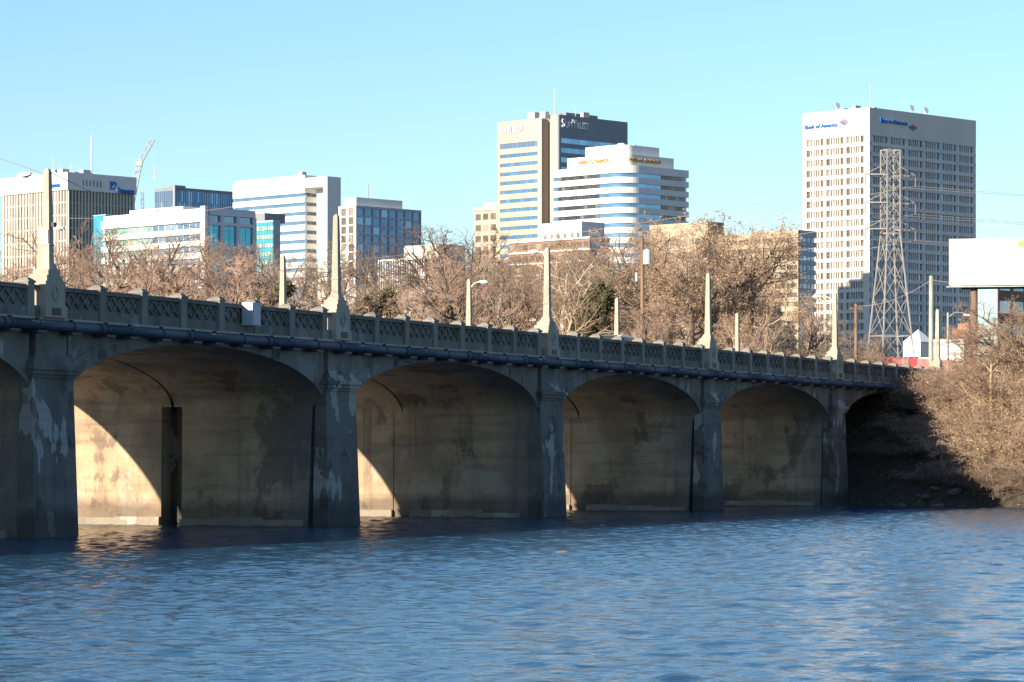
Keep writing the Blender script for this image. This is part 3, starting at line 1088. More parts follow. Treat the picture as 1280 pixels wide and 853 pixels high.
# right face: grey frame, three tall turquoise bays
B.fbox('frame', 'frame_grey', 'R', 0.9, B.Lr, B.z(268.5), B.H, 0.35, 0.3)
B.fbox('frame', 'frame_grey', 'R', 0.9, B.Lr, B.z(281), B.z(277), 0.35, 0.3)
B.fbox('frame', 'frame_grey', 'R', 0.9, B.Lr, B.z(311), B.z(306.5), 0.35, 0.3)
B.fbox('frame', 'frame_grey', 'R', 0.9, B.Lr, B.z(329), B.z(325), 0.35, 0.3)
cols = [B.sR(x) for x in (257.5, 277, 297, 317.5)]
for k in range(4):
    B.fbox('mullion', 'frame_grey', 'R', max(cols[k] - 0.38, 0.9), cols[k] + 0.38, 0, B.z(268.5), 0.3, 0.3)
for k in range(3):
    c0, c1 = cols[k] + 0.38, cols[k + 1] - 0.38
    B.fbox('window', 'window_slate', 'R', c0, c1, B.z(277), B.z(268.5), -0.2, 0.3)
    for (ya, yb) in ((306.5, 281), (325, 311), (345, 329)):
        for h_ in range(2):
            cm = c0 + (c1 - c0) * h_ / 2
            B.fbox('window', 'window_teal', 'R', cm + 0.06, cm + (c1 - c0) / 2 - 0.06, B.z(ya), B.z(yb), -0.15, 0.3)
pent0 = B.sL(206)
B.box('penthouse', 'white_wall', (3, 10, zr - 0.2), (16, 26, B.z(253)))
B.box('penthouse', 'white_wall', (2, B.Ll * 0.55, zr - 0.2), (10, B.Ll * 0.8, B.z(254.5)))
B.box('glass_stair', 'window_teal', (1.0, B.Ll + 0.2, 0), (9, B.Ll + 4.0, B.z(257.5)))
B.box('stair_cap', 'frame_grey', (0.9, B.Ll + 0.1, B.z(257.5)), (9.1, B.Ll + 4.1, B.z(256.8)))

# --- green glazed wing
B = Bld('green_glass_building', 'narrow building with green tinted glass bands beside the turquoise end wall', 341, 314, 352, 690, 275, 46)
B.box('wall', 'grey_wall', (0.4, 0.4, 0), (B.Lr, B.Ll, B.H))
p_ = B.m(10.8)
for fl in range(8):
    z1 = B.H - 0.4 - fl * p_
    B.fbox('window_strip', 'window_teal', 'L', 0.1, B.Ll, z1 - p_ * 0.42, z1, -0.1, 0.4)
    n_ = 8
    for k in range(n_):
        w_ = B.Ll / n_
        B.fbox('window', 'window_green', 'L', k * w_ + 0.06, (k + 1) * w_ - 0.06, z1 - p_ + 0.1, z1 - p_ * 0.45, 0.0, 0.4)
B.box('roof_unit', 'slate_wall', (3, 6, B.H), (9, 13, B.H + 2.0))

# --- white tower with blue window stripes and a notched corner
B = Bld('striped_tower', 'bright white tower with blue window stripes and a notched corner', 409, 291, 426, 900, 220.5, 46)
zn = B.z(232.5)
LN = B.sL(381)                 # below the crown the corner is notched back to here
p_ = B.m(11.75)
wh = B.m(4.6)
XN = B.Lr - 0.25
B.box('crown', 'white_wall', (0, 0, zn), (B.Lr, B.Ll, B.H))
B.box('side_slab', 'white_wall', (0.0, 0.0, 0), (B.Lr, 1.5, zn - 0.003))
B.box('notch_wall', 'white_wall', (XN - 0.02, 1.503, 0), (B.Lr - 0.01, LN - 0.003, zn - 0.003))
B.box('glazing_core', 'window_sky', (0.45, LN + 0.45, 0), (B.Lr - 0.4, B.Ll - 0.3, zn - 0.003))
z1 = zn - 0.006
first = True
for fl in range(11):
    zb_ = z1 - (p_ - wh) if not first else z1 - 1.4
    B.box('floor_band', 'white_wall', (0, LN, zb_), (B.Lr - 0.2, B.Ll, z1))
    nw = 7
    for k in range(nw):
        w_ = (XN - 0.7) / nw
        box('window', 'window_dark' if k else 'window_sky', B.root, (0.5 + k * w_ + 0.05, LN + 0.40, zb_ - wh), (0.5 + (k + 1) * w_ - 0.05, LN + 0.455, zb_))
    z1 = zb_ - wh
    first = False
B.box('penthouse', 'white_wall', (0.6, B.Ll * 0.25, B.H), (5, B.Ll - 0.3, B.z(216.0)))
roof_kit(B, 2, 8, 14, 22, 4, 8, 'grey_wall', 2.6)

# --- square-windowed office
B = Bld('grid_office_building', 'office building with a white grid of square blue windows', 445, 426, 525.5, 800, 257, 46)
B.box('wall', 'white_wall', (0, 0, 0), (B.Lr, B.Ll, B.H))
p_ = B.m(11.2)
rects = []
z1 = B.H - B.m(3)
for fl in range(9):
    z0 = z1 - p_ * 0.84
    rects += [('R', B.Lr * k / 8 + 0.16, B.Lr * (k + 1) / 8 - 0.16, z0, z1) for k in range(8)]
    rects += [('L', B.Ll * k / 2 + 0.5, B.Ll * (k + 1) / 2 - 0.5, z0, z1) for k in range(2)]
    B.fbox('floor_band', 'frame_blue', 'R', 0, B.Lr, z1 - p_, z0, 0.3)
    B.fbox('floor_band', 'white_wall', 'L', -0.3, B.Ll, z1 - p_, z0, 0.3)
    z1 -= p_
for k in range(9):
    xk = B.Lr * k / 8
    B.fbox('mullion', 'frame_blue', 'R', max(0, xk - 0.16), min(B.Lr, xk + 0.16), 0, B.H, 0.33)
for k in range(3):
    xk = B.Ll * k / 2
    B.fbox('mullion', 'white_wall', 'L', xk - 0.5 if k else -0.33, xk + 0.5, 0, B.H, 0.33)
B.fbox('parapet_band', 'frame_blue', 'R', 0, B.Lr, B.H - B.m(3), B.H, 0.36)
B.fbox('parapet_band', 'white_wall', 'L', -0.36, B.Ll, B.H - B.m(3), B.H, 0.36)
B.windows('window_bronze', [r for r in rects if r[0] == 'L'], 0.06)
B.windows('window_blue', [r for r in rects if r[0] == 'R'], 0.06)
B.box('penthouse', 'white_wall', (1.0, 1.0, B.H), (B.Lr * 0.76, B.Ll, B.H + B.m(11)))
MB().bar((8, 4, B.H + 2), (8, 4, B.H + 6), 0.12).build('antenna', 'galvanised', B.root)

# --- low pale block with ribbed glass front
B = Bld('low_pale_building', 'low pale block with a white blank attic among the bare trees', 548, 505, 582, 560, 305, 46)
B.box('wall', 'pale_wall', (0, 0, 0), (B.Lr, B.Ll, B.H))
B.fbox('window', 'window_slate', 'L', 1.0, 2.0, B.z(352), B.z(337), 0.05)
B.fbox('window', 'window_slate', 'L', 3.2, 4.2, B.z(352), B.z(337), 0.05)
B = Bld('ribbed_glass_building', 'low grey building with fine vertical white ribs over glass', 540, 474, 556, 500, 321, 46)
B.box('wall', 'window_slate', (0, 0, 0), (B.Lr, B.Ll, B.H - 0.3))
B.fbox('coping', 'white_wall', 'L', -0.2, B.Ll, B.H - 0.3, B.H, 0.25, 0.4)
n_ = 22
for k in range(n_ + 1):
    xk = B.Ll * k / n_
    B.fbox('rib', 'white_wall', 'L', xk - 0.08, xk + 0.08, 0, B.H - 0.3, 0.22)
for k in range(3):
    B.fbox('floor_band', 'grey_wall', 'L', 0, B.Ll, B.H - 3.4 - k * 3.3, B.H - 2.6 - k * 3.3, 0.1)

# --- tall beige tower with slate right side
B = Bld('beige_tower', 'tall beige bank tower with a slate grey right side and white lettering', 697, 621.5, 783.5, 950, 143.5, 46)
NL = B.sL(677)                 # left face proper starts here
NS = B.sL(688)
B.box('wall', 'beige_wall', (0, 0, 0), (B.Lr, NS, B.H))
B.box('wall', 'beige_wall', (0.4, NL + 0.4, 0), (B.Lr - 2, B.Ll, B.H - 0.8))
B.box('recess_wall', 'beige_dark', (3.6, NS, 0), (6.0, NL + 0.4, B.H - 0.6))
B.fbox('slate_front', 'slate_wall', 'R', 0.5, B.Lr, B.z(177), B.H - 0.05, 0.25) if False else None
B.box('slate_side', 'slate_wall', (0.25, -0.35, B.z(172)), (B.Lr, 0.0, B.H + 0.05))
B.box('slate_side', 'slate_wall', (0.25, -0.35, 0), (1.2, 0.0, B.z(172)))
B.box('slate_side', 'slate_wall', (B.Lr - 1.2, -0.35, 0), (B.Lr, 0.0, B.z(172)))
# left face: frame with window strips
zt = B.z(173.5)
B.box('parapet_band', 'beige_wall', (0, NL, zt), (0.4, B.Ll, B.H - 0.5))
B.box('side_pier', 'beige_wall', (0, NL, 0), (0.4, NL + 1.6, zt))
B.box('side_pier', 'beige_wall', (0, B.Ll - 1.3, 0), (0.4, B.Ll, zt))
p_ = B.m(11.5)
z1 = zt
for fl in range(14):
    hh = B.m(7.0) if fl == 0 else B.m(4.8)
    n_ = 8
    wl = (B.Ll - 1.3 - NL - 1.6) / n_
    for k in range(n_):
        yk = NL + 1.6 + k * wl
        box('window', 'window_sky' if fl else 'window_slate', B.root, (0.22, yk + 0.03, z1 - hh), (0.4, yk + wl - 0.03, z1))
    nxt = z1 - hh - (p_ - B.m(4.8))
    B.box('floor_band', 'beige_wall', (0.001, NL + 1.6, nxt), (0.4, B.Ll - 1.3, z1 - hh))
    z1 = nxt
z1 = B.z(172)
for fl in range(12):
    n_ = 10
    wl = (B.Lr - 2.4) / n_
    for k in range(n_):
        B.fbox('window', 'window_sky', 'R', 1.2 + k * wl + 0.03, 1.2 + (k + 1) * wl - 0.03, z1 - B.m(6.5), z1, 0.12)
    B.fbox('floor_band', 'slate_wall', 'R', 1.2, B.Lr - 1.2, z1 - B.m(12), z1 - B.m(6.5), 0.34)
    z1 -= B.m(12)
B.text('SunTrust', 'white_sign', 'R', B.sR(701), B.sR(734), B.z(153.5), 2.6, 0.55, True)
B.text('SunTrust', 'white_sign', 'L', B.sL(655), B.sL(626), B.z(155.5), 2.2, 0.3, True)
B.box('roof_block', 'slate_wall', (8, 4, B.H), (22, 12, B.H + 1.6))
roof_kit(B, 3, 14, 2, 14, 6, 15, 'white_wall', 2.0, ((5, 6, 9, 0.12), (11, 3, 3, 0.1)))

# --- stepped white bank with rounded corner
B = Bld('stepped_white_building', 'stepped white bank building with rounded corner and blue window bands', 781, 689, 861, 760, 205.5, 46)


def rounded(L_r, L_l, ins, r, n_=9):
    """footprint inset by ins with the near corner rounded"""
    pts = [(L_r - ins, ins), (L_r - ins, L_l - ins), (ins, L_l - ins), (ins, ins + r)]
    for k_ in range(1, n_):
        t_ = math.pi + (math.pi / 2) * k_ / n_
        pts.append((ins + r + r * math.cos(t_), ins + r + r * math.sin(t_)))
    pts.append((ins + r, ins))
    return pts


R0 = 5.0
z1 = B.H
p_ = B.m(12.6)
wh = B.m(5.2)
first = True
for fl in range(11):
    zb_ = z1 - (B.m(9.5) if first else p_ - wh)
    B.prism('floor_band', 'white_wall', rounded(B.Lr, B.Ll, 0.0, R0), zb_, z1)
    B.prism('window_strip', 'window_sky', rounded(B.Lr, B.Ll, 0.4, R0), zb_ - wh, zb_)
    # darker individual panes on the two flanks
    n_ = 11
    for k in range(n_):
        s0 = B.Ll * 0.36 + k * (B.Ll * 0.56 / n_)
        box('window', 'window_dark', B.root, (0.30, s0, zb_ - wh), (0.42, s0 + B.Ll * 0.56 / n_ - 0.1, zb_))
    for k in range(7):
        s0 = B.Lr * 0.58 + k * (B.Lr * 0.38 / 7)
        box('window', 'window_bronze', B.root, (s0, 0.30, zb_ - wh), (s0 + B.Lr * 0.38 / 7 - 0.1, 0.42, zb_))
    z1 = zb_ - wh
    first = False


def tier(x0, x1, y0, y1, za, zb_):
    poly = [(x0 + px_, y0 + py_) for px_, py_ in rounded(x1 - x0, y1 - y0, 0.0, 3.0)]
    B.prism('roof_tier', 'white_wall', poly, za, zb_)


zt1 = B.H + B.m(14.5)
tier(1.6, B.Lr * 0.84, 1.6, B.Ll * 0.84, B.H, zt1)
tier(3.4, B.Lr * 0.70, 3.4, B.Ll * 0.66, zt1, zt1 + B.m(13))
o = B.text('WELLS FARGO', 'gold_sign', 'R', B.sR(791), B.sR(831), B.H + B.m(7.5), B.m(5.0), -1.35)
o = B.text('WELLS FARGO', 'gold_sign', 'L', B.sL(758), B.sL(718), B.H + B.m(7.5), B.m(5.0), -1.35)
for k in range(5):
    B.box('roof_unit', 'white_wall', (5 + k * 1.7, 5 + (k * 37 % 5), zt1 + B.m(13)), (5.8 + k * 1.7, 5.8 + (k * 37 % 5), zt1 + B.m(13) + 0.5 + 0.25 * (k % 3)))

# --- brown brick building with thin white floor lines
B = Bld('brick_office_building', 'brown brick building with thin white floor lines behind the trees', 737, 636, 762, 560, 296, 46)
B.box('wall', 'brick_wall', (0, 0, 0), (B.Lr, B.Ll, B.H))
p_ = B.m(14.4)
for fl in range(8):
    z1 = B.H - fl * p_
    B.fbox('floor_line', 'white_wall', 'L', -0.3, B.Ll, z1 - 0.3, z1, 0.3)
    B.fbox('floor_line', 'white_wall', 'R', 0, B.Lr, z1 - 0.3, z1, 0.3)
    for k in range(12):
        w_ = B.Ll / 12
        B.fbox('window', 'window_bronze', 'L', k * w_ + 0.25, (k + 1) * w_ - 0.25, z1 - p_ + 0.35, z1 - 0.75, 0.04)
    for k in range(4):
        w_ = B.Lr / 4
        B.fbox('window', 'window_blue', 'R', k * w_ + 0.2, (k + 1) * w_ - 0.2, z1 - p_ + 0.35, z1 - 0.75, 0.04)
B.box('penthouse', 'white_wall', (1.2, 3.0, B.H + 0.01), (B.Lr + 2.0, 13.5, B.H + B.m(21)))
for k in range(6):
    B.box('roof_unit', 'white_wall', (0.4, 3.4 + 1.6 * k, B.H + 0.01), (1.15, 4.2 + 1.6 * k, B.H + 0.9))

# --- older tan building at the left of the beige tower
B = Bld('old_tan_building', 'older tan masonry building with small windows beside the beige tower', 640, 593, 665, 1040, 257, 46)
B.box('wall', 'beige_wall', (0, 0, 0), (B.Lr, B.Ll, B.H))
B.fbox('cornice', 'cream_wall', 'L', -0.5, B.Ll + 0.3, B.H - 1.0, B.H, 0.5)
B.box('roof_block', 'cream_wall', (1, 1, B.H), (B.Lr * 0.8, B.Ll * 0.8, B.H + B.m(6)))
rects = []
for fl in range(9):
    z1 = B.H - 2.0 - fl * 3.6
    for k in range(5):
        w_ = B.Ll / 5
        rects.append(('L', k * w_ + 0.4, (k + 1) * w_ - 0.5, z1 - 2.1, z1))
        rects.append(('R', k * w_ + 0.4, (k + 1) * w_ - 0.5, z1 - 2.1, z1))
B.windows('window_bronze', rects, 0.04)

# --- tan banded building behind the leafy tree
B = Bld('tan_banded_building', 'tan concrete building with many window bands behind the broad leafy tree', 998, 893, 1020, 600, 287.5, 46)
B.box('wall', 'beige_dark', (0.4, 0.4, 0), (B.Lr, B.Ll, B.H - 0.3))
p_ = B.m(11.6)
z1 = B.H
for fl in range(12):
    hh = p_ * (0.75 if fl == 0 else 0.5)
    B.fbox('floor_band', 'tan_wall', 'L', 0, B.Ll, z1 - hh, z1, 0.0, 0.4)
    B.fbox('floor_band', 'grey_wall', 'R', 0.4, B.Lr, z1 - hh, z1, 0.0, 0.4)
    for k in range(14):
        w_ = B.Ll / 14
        B.fbox('window', 'window_bronze', 'L', k * w_ + 0.12, (k + 1) * w_ - 0.12, z1 - p_ * (1.25 if fl == 0 else 1), z1 - hh, -0.3, 0.4)
    for k in range(4):
        w_ = (B.Lr - 0.5) / 4
        B.fbox('window', 'window_slate', 'R', 0.5 + k * w_ + 0.12, 0.5 + (k + 1) * w_ - 0.12, z1 - p_ * (1.25 if fl == 0 else 1), z1 - hh, -0.3, 0.4)
    z1 -= p_ * (1.25 if fl == 0 else 1.0)
for k in range(8):
    xk = B.Ll * k / 7
    B.fbox('pier', 'tan_wall', 'L', max(0, xk - 0.25), min(B.Ll, xk + 0.25), 0, B.H - 0.2, 0.06, 0.4)
B = Bld('tan_annex', 'tan block with a plain attic mostly hidden by the leafy tree', 885, 812, 905, 640, 277, 46)
B.box('wall', 'tan_wall', (0, 0, 0), (B.Lr, B.Ll, B.H))
rects = []
for fl in range(9):
    z1 = B.H - 3.2 - fl * 2.6
    for k in range(9):
        w_ = B.Ll / 9
        rects.append(('L', k * w_ + 0.2, (k + 1) * w_ - 0.2, z1 - 1.4, z1))
B.windows('window_bronze', rects, 0.04)

# --- white gridded bank tower on the right
B = Bld('bank_tower', 'tall square white bank tower with rows of slit windows and red and blue sign', 1086.5, 1005, 1218, 850, 134.5, 45.5)
B.box('wall', 'cream_wall', (0, 0, 0), (B.Lr, B.Ll, B.H - 0.4))
zt = B.z(169)
p_ = B.m(13.05)
wh = B.m(8.4)
OUT = 0.55
B.fbox('parapet_band', 'precast_wall', 'L', -OUT, B.Ll, zt, B.H, OUT)
B.fbox('parapet_band', 'precast_wall', 'R', 0, B.Lr, zt, B.H, OUT)
NF = 22
for face, L, nb_, s_in in (('L', B.Ll, 3, 1.25), ('R', B.Lr, 6, 0.6)):
    rects = []
    bayw = (L - s_in - 0.5) / nb_
    z1 = zt
    wm = 'precast_wall'
    for fl in range(NF):
        B.fbox('floor_band', wm, face, -OUT if face == 'L' else 0, L, z1 - p_, z1 - wh, OUT)
        for bb in range(nb_):
            s0 = s_in + bb * bayw
            big, small, gap_ = bayw * 0.17, bayw * 0.065, bayw * 0.052
            x = s0 + bayw * 0.03
            row = [big, small, small, small, small, big]
            for k, w_ in enumerate(row):
                rects.append((face, x, x + w_, z1 - wh, z1))
                x += w_ + gap_
        z1 -= p_
    for bb in range(nb_):
        s0 = s_in + bb * bayw + bayw * 0.03
        row = [big, small, small, small, small, big]
        x = s0
        prev = s0 - bayw * 0.03 if bb else -OUT * (face == 'L')
        prev_end = (s_in + (bb - 1) * bayw + bayw * 0.03 + 2 * big + 4 * small + 5 * gap_) if bb else (-OUT if face == 'L' else 0)
        B.fbox('pier', wm, face, prev_end, x, 0, zt, OUT - 0.05)
        for k, w_ in enumerate(row[:-1]):
            B.fbox('mullion', wm, face, x + w_, x + w_ + gap_, 0, zt, OUT - 0.2)
            x += w_ + gap_
    B.fbox('pier', wm, face, x + big, L, 0, zt, OUT - 0.05)
    B.windows('window_bronze' if face == 'L' else 'window_slate', rects, 0.05, 150)
B.text('Bank of America', 'blue_sign', 'L', B.sL(1049), B.sL(1009), B.z(152.5), B.m(5.2), OUT + 0.3)
B.text('Bank of America', 'blue_sign', 'R', B.sR(1097), B.sR(1131), B.z(149.2), B.m(6), OUT + 0.3)


def flag_logo(face, s0, s1, zc, hh):
    """slanted lozenge of red and blue woven stripes"""
    n_ = 5
    for k_ in range(n_):
        a0, a1 = k_ / n_, (k_ + 0.72) / n_
        def P(u_, w_):
            x = (u_ - w_ + 1) / 2
            z = (u_ + w_ - 1) * 0.5
            return s0 + (s1 - s0) * x, zc + hh * z
        for mt, q in (('red_sign', [P(a0, 0), P(a1, 0), P(a1, 1), P(a0, 1)]), ('blue_sign', [P(0, a0), P(0, a1), P(0.45, a1), P(0.45, a0)])):
            o_ = OUT + (0.12 if mt == 'red_sign' else 0.2)
            if face == 'R': v_ = [(x, -o_, z) for x, z in q]
            else: v_ = [(-o_, x, z) for x, z in q]
            mesh_obj('logo_stripe', v_, [(0, 1, 2, 3)], mt, B.root)


flag_logo('L', B.sL(1051), B.sL(1063.5), B.z(150.2), B.m(8.5))
flag_logo('R', B.sR(1133), B.sR(1145), B.z(153.5), B.m(8.5))
roof_kit(B, 3, 30, 3, 14, 7, 21, 'white_wall', 1.6, ((3, 2, 7, 0.16), (1.5, 3, 4, 0.12), (26, 3, 3, 0.1)))
dish = MB()
for k in range(12):
    pass
for (xx_, yy_) in ((1.2, 12), (20, 1.5), (27, 2)):
    MB().bar((xx_, yy_, B.H - 0.4), (xx_, yy_, B.H + 1.2), 0.1).bar((xx_, yy_ - 0.1, B.H + 1.4), (xx_, yy_ - 0.5, B.H + 1.5), 0.35, 0.9, 12).build('satellite_dish', 'white_paint', B.root)

# --- red brick warehouse behind the billboard, small white shops, tents, red fence
B = Bld('brick_warehouse', 'dark brick building standing behind the billboard', 1247.5, 1246.6, 1330, 420, 338, 46)
B.box('wall', 'brick_wall', (0, 0, 0), (B.Lr, B.Ll, B.H))
rects = []
for fl in range(3):
    for k in range(5):
        w_ = B.Lr / 5
        rects.append(('R', k * w_ + 0.4, (k + 1) * w_ - 0.4, B.H - 2.6 - fl * 3, B.H - 1.0 - fl * 3))
B.windows('window_slate', rects, 0.04)
B = Bld('white_shop', 'low white shop building behind the poles on the right bank', 1205, 1148, 1216, 440, 424, 46)
B.box('wall', 'white_wall', (0, 0, 0), (B.Lr, B.Ll, B.H))
B.fbox('coping', 'white_paint', 'L', -0.15, B.Ll, B.H - 0.25, B.H + 0.05, 0.15)
B.fbox('awning', 'green_sign', 'L', B.Ll * .55, B.Ll * .75, 1.0, 2.4, 0.5)
B = Bld('red_brick_house', 'small red brick house roof showing above the white shop', 1211, 1190, 1222, 470, 412, 46)
B.box('wall', 'red_brick', (0, 0, 0), (B.Lr, B.Ll, B.H))
B.box('parapet_band', 'red_brick', (-0.2, -0.2, B.H), (B.Lr, B.Ll * 0.6, B.H + 0.9))
# canopy tent
tp = W(1148, 442, 430)
tg = gh(tp.x, tp.y)
tent = empty('market_tent', (tp.x, tp.y, tg), rad(45))
tag(tent, 'white peaked canopy tent beside the white shop', 'tent')
ht = W(1148, 412, 430).z - tg
he = W(1148, 428, 430).z - tg
mesh_obj('roof', [(-1.5, -1.5, he), (1.5, -1.5, he), (1.5, 1.5, he), (-1.5, 1.5, he), (0, 0, ht)], [(0, 1, 4), (1, 2, 4), (2, 3, 4), (3, 0, 4)], 'white_paint', tent)
MB().box((-1.45, -1.45, he - 2.0), (1.45, 1.45, he)).build('side_curtain', 'white_paint', tent)
for sx in (-1.4, 1.4):
    for sy in (-1.4, 1.4):
        MB().bar((sx, sy, -0.1), (sx, sy, he), 0.05).build('leg', 'galvanised', tent)

fence_a, fence_b = W(1076, 460, 262), W(1196, 470, 262)
rf = empty('red_fence', (fence_a.x, fence_a.y, gh(fence_a.x, fence_a.y)))
tag(rf, 'long red panel fence with faded pale patches on the far bank', 'fence')
for k in range(12):
    w_ = (fence_b.x - fence_a.x) / 12
    z1 = W(1100, 445 + k * 0.5, 262).z - rf.location.z
    box('panel', 'faded_red' if k % 3 else 'red_paint', rf, (k * w_ + 0.02, -0.03, -0.4), ((k + 1) * w_ - 0.02, 0.03, z1))
    MB().bar((k * w_, 0.06, -0.4), (k * w_, 0.06, z1 + 0.1), 0.04).build('post', 'galvanised', rf)

# ------------------------------------------------------------------ billboard
bp = W(1285, 470, 290)
bb = empty('billboard', (bp.x, bp.y, gh(bp.x, bp.y)), rad(-12))
tag(bb, 'large blank white billboard on a single brown steel column', 'billboard')
z0b = W(1190, 356, 290).z - bb.location.z
z1b = W(1190, 299, 290).z - bb.location.z
for k in range(7):
    w_ = 14.2 / 7
    box('face_panel', 'white_sign', bb, (-7.0 + k * w_ + 0.012, -0.1, z0b), (-7.0 + (k + 1) * w_ - 0.012, 0.1, z1b))
for nm_, lo, hi in (('trim', (-7.1, -0.14, z1b), (7.3, 0.14, z1b + 0.1)), ('trim', (-7.1, -0.14, z0b), (-7.0, 0.14, z1b)), ('trim', (7.2, -0.14, z0b), (7.3, 0.14, z1b))):
    box(nm_, 'galvanised', bb, lo, hi)
box('catwalk', 'galvanised', bb, (-7.3, -1.0, z0b - 0.22), (7.3, -0.1, z0b - 0.14))
box('beam', 'dark_iron', bb, (-6.0, 0.1, z0b - 0.35), (6.5, 0.4, z0b - 0.02))
MB().bar((-4.85, 0.25, -0.5), (-4.85, 0.25, z0b - 0.35), 0.32, 0.32, 14).build('column', 'pole_wood', bb)
MB().bar((4.6, 0.25, -0.5), (4.6, 0.25, z0b - 0.35), 0.32, 0.32, 14).build('column', 'pole_wood', bb)
lf = [(-0.9 + 0.95 * math.cos(t) , 3.7 + 0.42 * math.sin(t)) for t in [k * math.tau / 14 for k in range(14)]]
mesh_obj('green_mark', [(x + 0.9, -0.105, z0b + z) for x, z in lf], [tuple(range(14))], 'green_sign', bb)
for xk in (-5.5, -2, 2, 5.5):
    MB().bar((xk, -0.9, z0b - 0.14), (xk, -1.5, z0b + 0.2), 0.04).box((xk - 0.2, -1.7, z0b + 0.15), (xk + 0.2, -1.45, z0b + 0.3)).build('flood_lamp', 'galvanised', bb)

# ------------------------------------------------------------------ transmission tower and lines
TZ = 400
tx = W(1113, 400, TZ).x
tg = gh(tx, TZ)
tw = empty('transmission_tower', (tx, TZ, tg), rad(20))
tag(tw, 'steel lattice transmission tower standing in front of the bank tower', 'pylon')
zz = lambda y: W(1113, y, TZ).z - tg
z_w, z_t = zz(292), zz(188)
hb, hw = 2.45, 0.9


def half(z):
    return hb + (hw - hb) * min(1, max(0, z / z_w))


def leg_pt(i_, z):
    h = half(z)
    return Vector((h * (1, -1, -1, 1)[i_], h * (1, 1, -1, -1)[i_], z))


for i_ in range(4):
    MB().bar(leg_pt(i_, -0.5), leg_pt(i_, z_w), 0.11, 0.09).bar(leg_pt(i_, z_w), leg_pt(i_, z_t), 0.09, 0.08).build('leg', 'tower_steel', tw)
lev = [0, z_w * 0.30, z_w * 0.56, z_w * 0.79, z_w] + [z_w + (z_t - z_w) * k / 5 for k in range(1, 6)]
for a_, c_ in zip(lev[:-1], lev[1:]):
    for i_ in range(4):
        j_ = (i_ + 1) % 4
        MB().bar(leg_pt(i_, a_), leg_pt(j_, c_), 0.042).build('brace', 'tower_steel', tw)
        MB().bar(leg_pt(j_, a_), leg_pt(i_, c_), 0.042).build('brace', 'tower_steel', tw)
        if c_ in (z_w * 0.30, z_w, lev[-1]):
            MB().bar(leg_pt(i_, c_), leg_pt(j_, c_), 0.08).build('strut', 'tower_steel', tw)
arms = []
for y_ in (219, 254, 287):
    z_ = zz(y_)
    for sx in (-1, 1):
        tip = Vector((sx * 3.5, 0, z_))
        am = MB().bar((sx * hw, hw, z_), tip, 0.09).bar((sx * hw, -hw, z_), tip, 0.09).bar((sx * hw, 0, z_ + 1.3), tip, 0.07)
        am.build('crossarm', 'tower_steel', tw)
        MB().bar(tip, tip + Vector((0, 0, -1.3)), 0.07, 0.07, 8).build('insulator', 'brick_wall', tw)
        ca, sa = math.cos(rad(20)), math.sin(rad(20))
        arms.append(Vector((tx + tip.x * ca, TZ + tip.x * sa, tg + z_ - 1.3)))


def wire(name, label, a, c_, sag, r=0.03, n_=14, group='overhead lines'):
    a, c_ = Vector(a), Vector(c_)
    pts = []
    for k_ in range(n_ + 1):
        t_ = k_ / n_
        q = a.lerp(c_, t_)
        q.z -= sag * 4 * t_ * (1 - t_)
        pts.append(q)
    o_ = MB().path(pts, r, 4).build(name, 'wire', None)
    tag(o_, label, 'power line', group)


for k, q in enumerate(arms):
    wire('power_line', 'thin power line strung from a crossarm of the steel lattice tower', q, q + Vector((170, 30 + 4 * k, 1.0)), 3.0, 0.035, 14, 'lines on the lattice tower')
    wire('power_line', 'thin power line strung from a crossarm of the steel lattice tower', q, q + Vector((-175, 150 + 5 * k, -3.0)), 5.0, 0.035, 16, 'lines on the lattice tower')


# poles
def pole(name, label, px, ytop, Z, r, mat, cat, extra=None):
    q = W(px, ytop, Z)
    g = gh(q.x, Z)
    o_ = empty(name, (q.x, Z, g))
    tag(o_, label, cat)
    MB().bar((0, 0, -0.6), (0, 0, q.z - g), r * 1.25, r, 10).build('pole', mat, o_)
    return o_, q.z - g


o, h = pole('utility_pole', 'brown wooden utility pole with grey transformer can beside the leafy tree', 803, 297, 226, 0.13, 'pole_wood', 'utility pole')
box('crossarm', 'pole_wood', o, (-0.95, -0.07, h - 0.35), (0.95, 0.07, h - 0.2))
for k in (-0.8, 0, 0.8):
    MB().bar((k, 0, h - 0.2), (k, 0, h - 0.02 + (0.2 if k == 0 else 0)), 0.05).build('insulator', 'dark_iron', o)
MB().bar((0.32, -0.12, h - 1.9), (0.32, -0.12, h - 0.95), 0.27, 0.27, 14).bar((0.32, -0.12, h - 0.95), (0.32, -0.12, h - 0.85), 0.27, 0.12, 14).build('transformer', 'lamp_metal', o)
MB().bar((-0.42, -0.1, h - 3.1), (-0.42, -0.1, h - 2.5), 0.1, 0.1, 8).bar((-0.42, -0.1, h - 2.8), (0, 0, h - 2.8), 0.03).build('lightning_arrester', 'lamp_metal', o)
o, h = pole('utility_pole', 'short brown wooden pole beside the last lamp obelisk', 1070, 380, 240, 0.12, 'pole_wood', 'utility pole')
box('crossarm', 'pole_wood', o, (-0.5, -0.05, h - 0.4), (0.5, 0.05, h - 0.28))
o, h = pole('utility_pole', 'tall grey green pole standing beside the obelisk in the bank bushes', 1164, 345, 236, 0.16, 'pole_grey', 'utility pole')
MB().bar((0.12, -0.1, h - 1.6), (0.4, -0.1, h - 1.5), 0.03).build('service_bracket', 'dark_iron', o)
o, h = pole('street_lamp', 'slim grey green street lamp post with long curved arm beside the white shop', 1185, 391, 250, 0.09, 'pole_grey', 'street lamp')
MB().path([(0, 0, h - 0.4), (0.5, 0, h + 0.0), (1.0, 0, h + 0.02), (1.35, 0, h - 0.1)], 0.035).build('lamp_arm', 'galvanised', o)
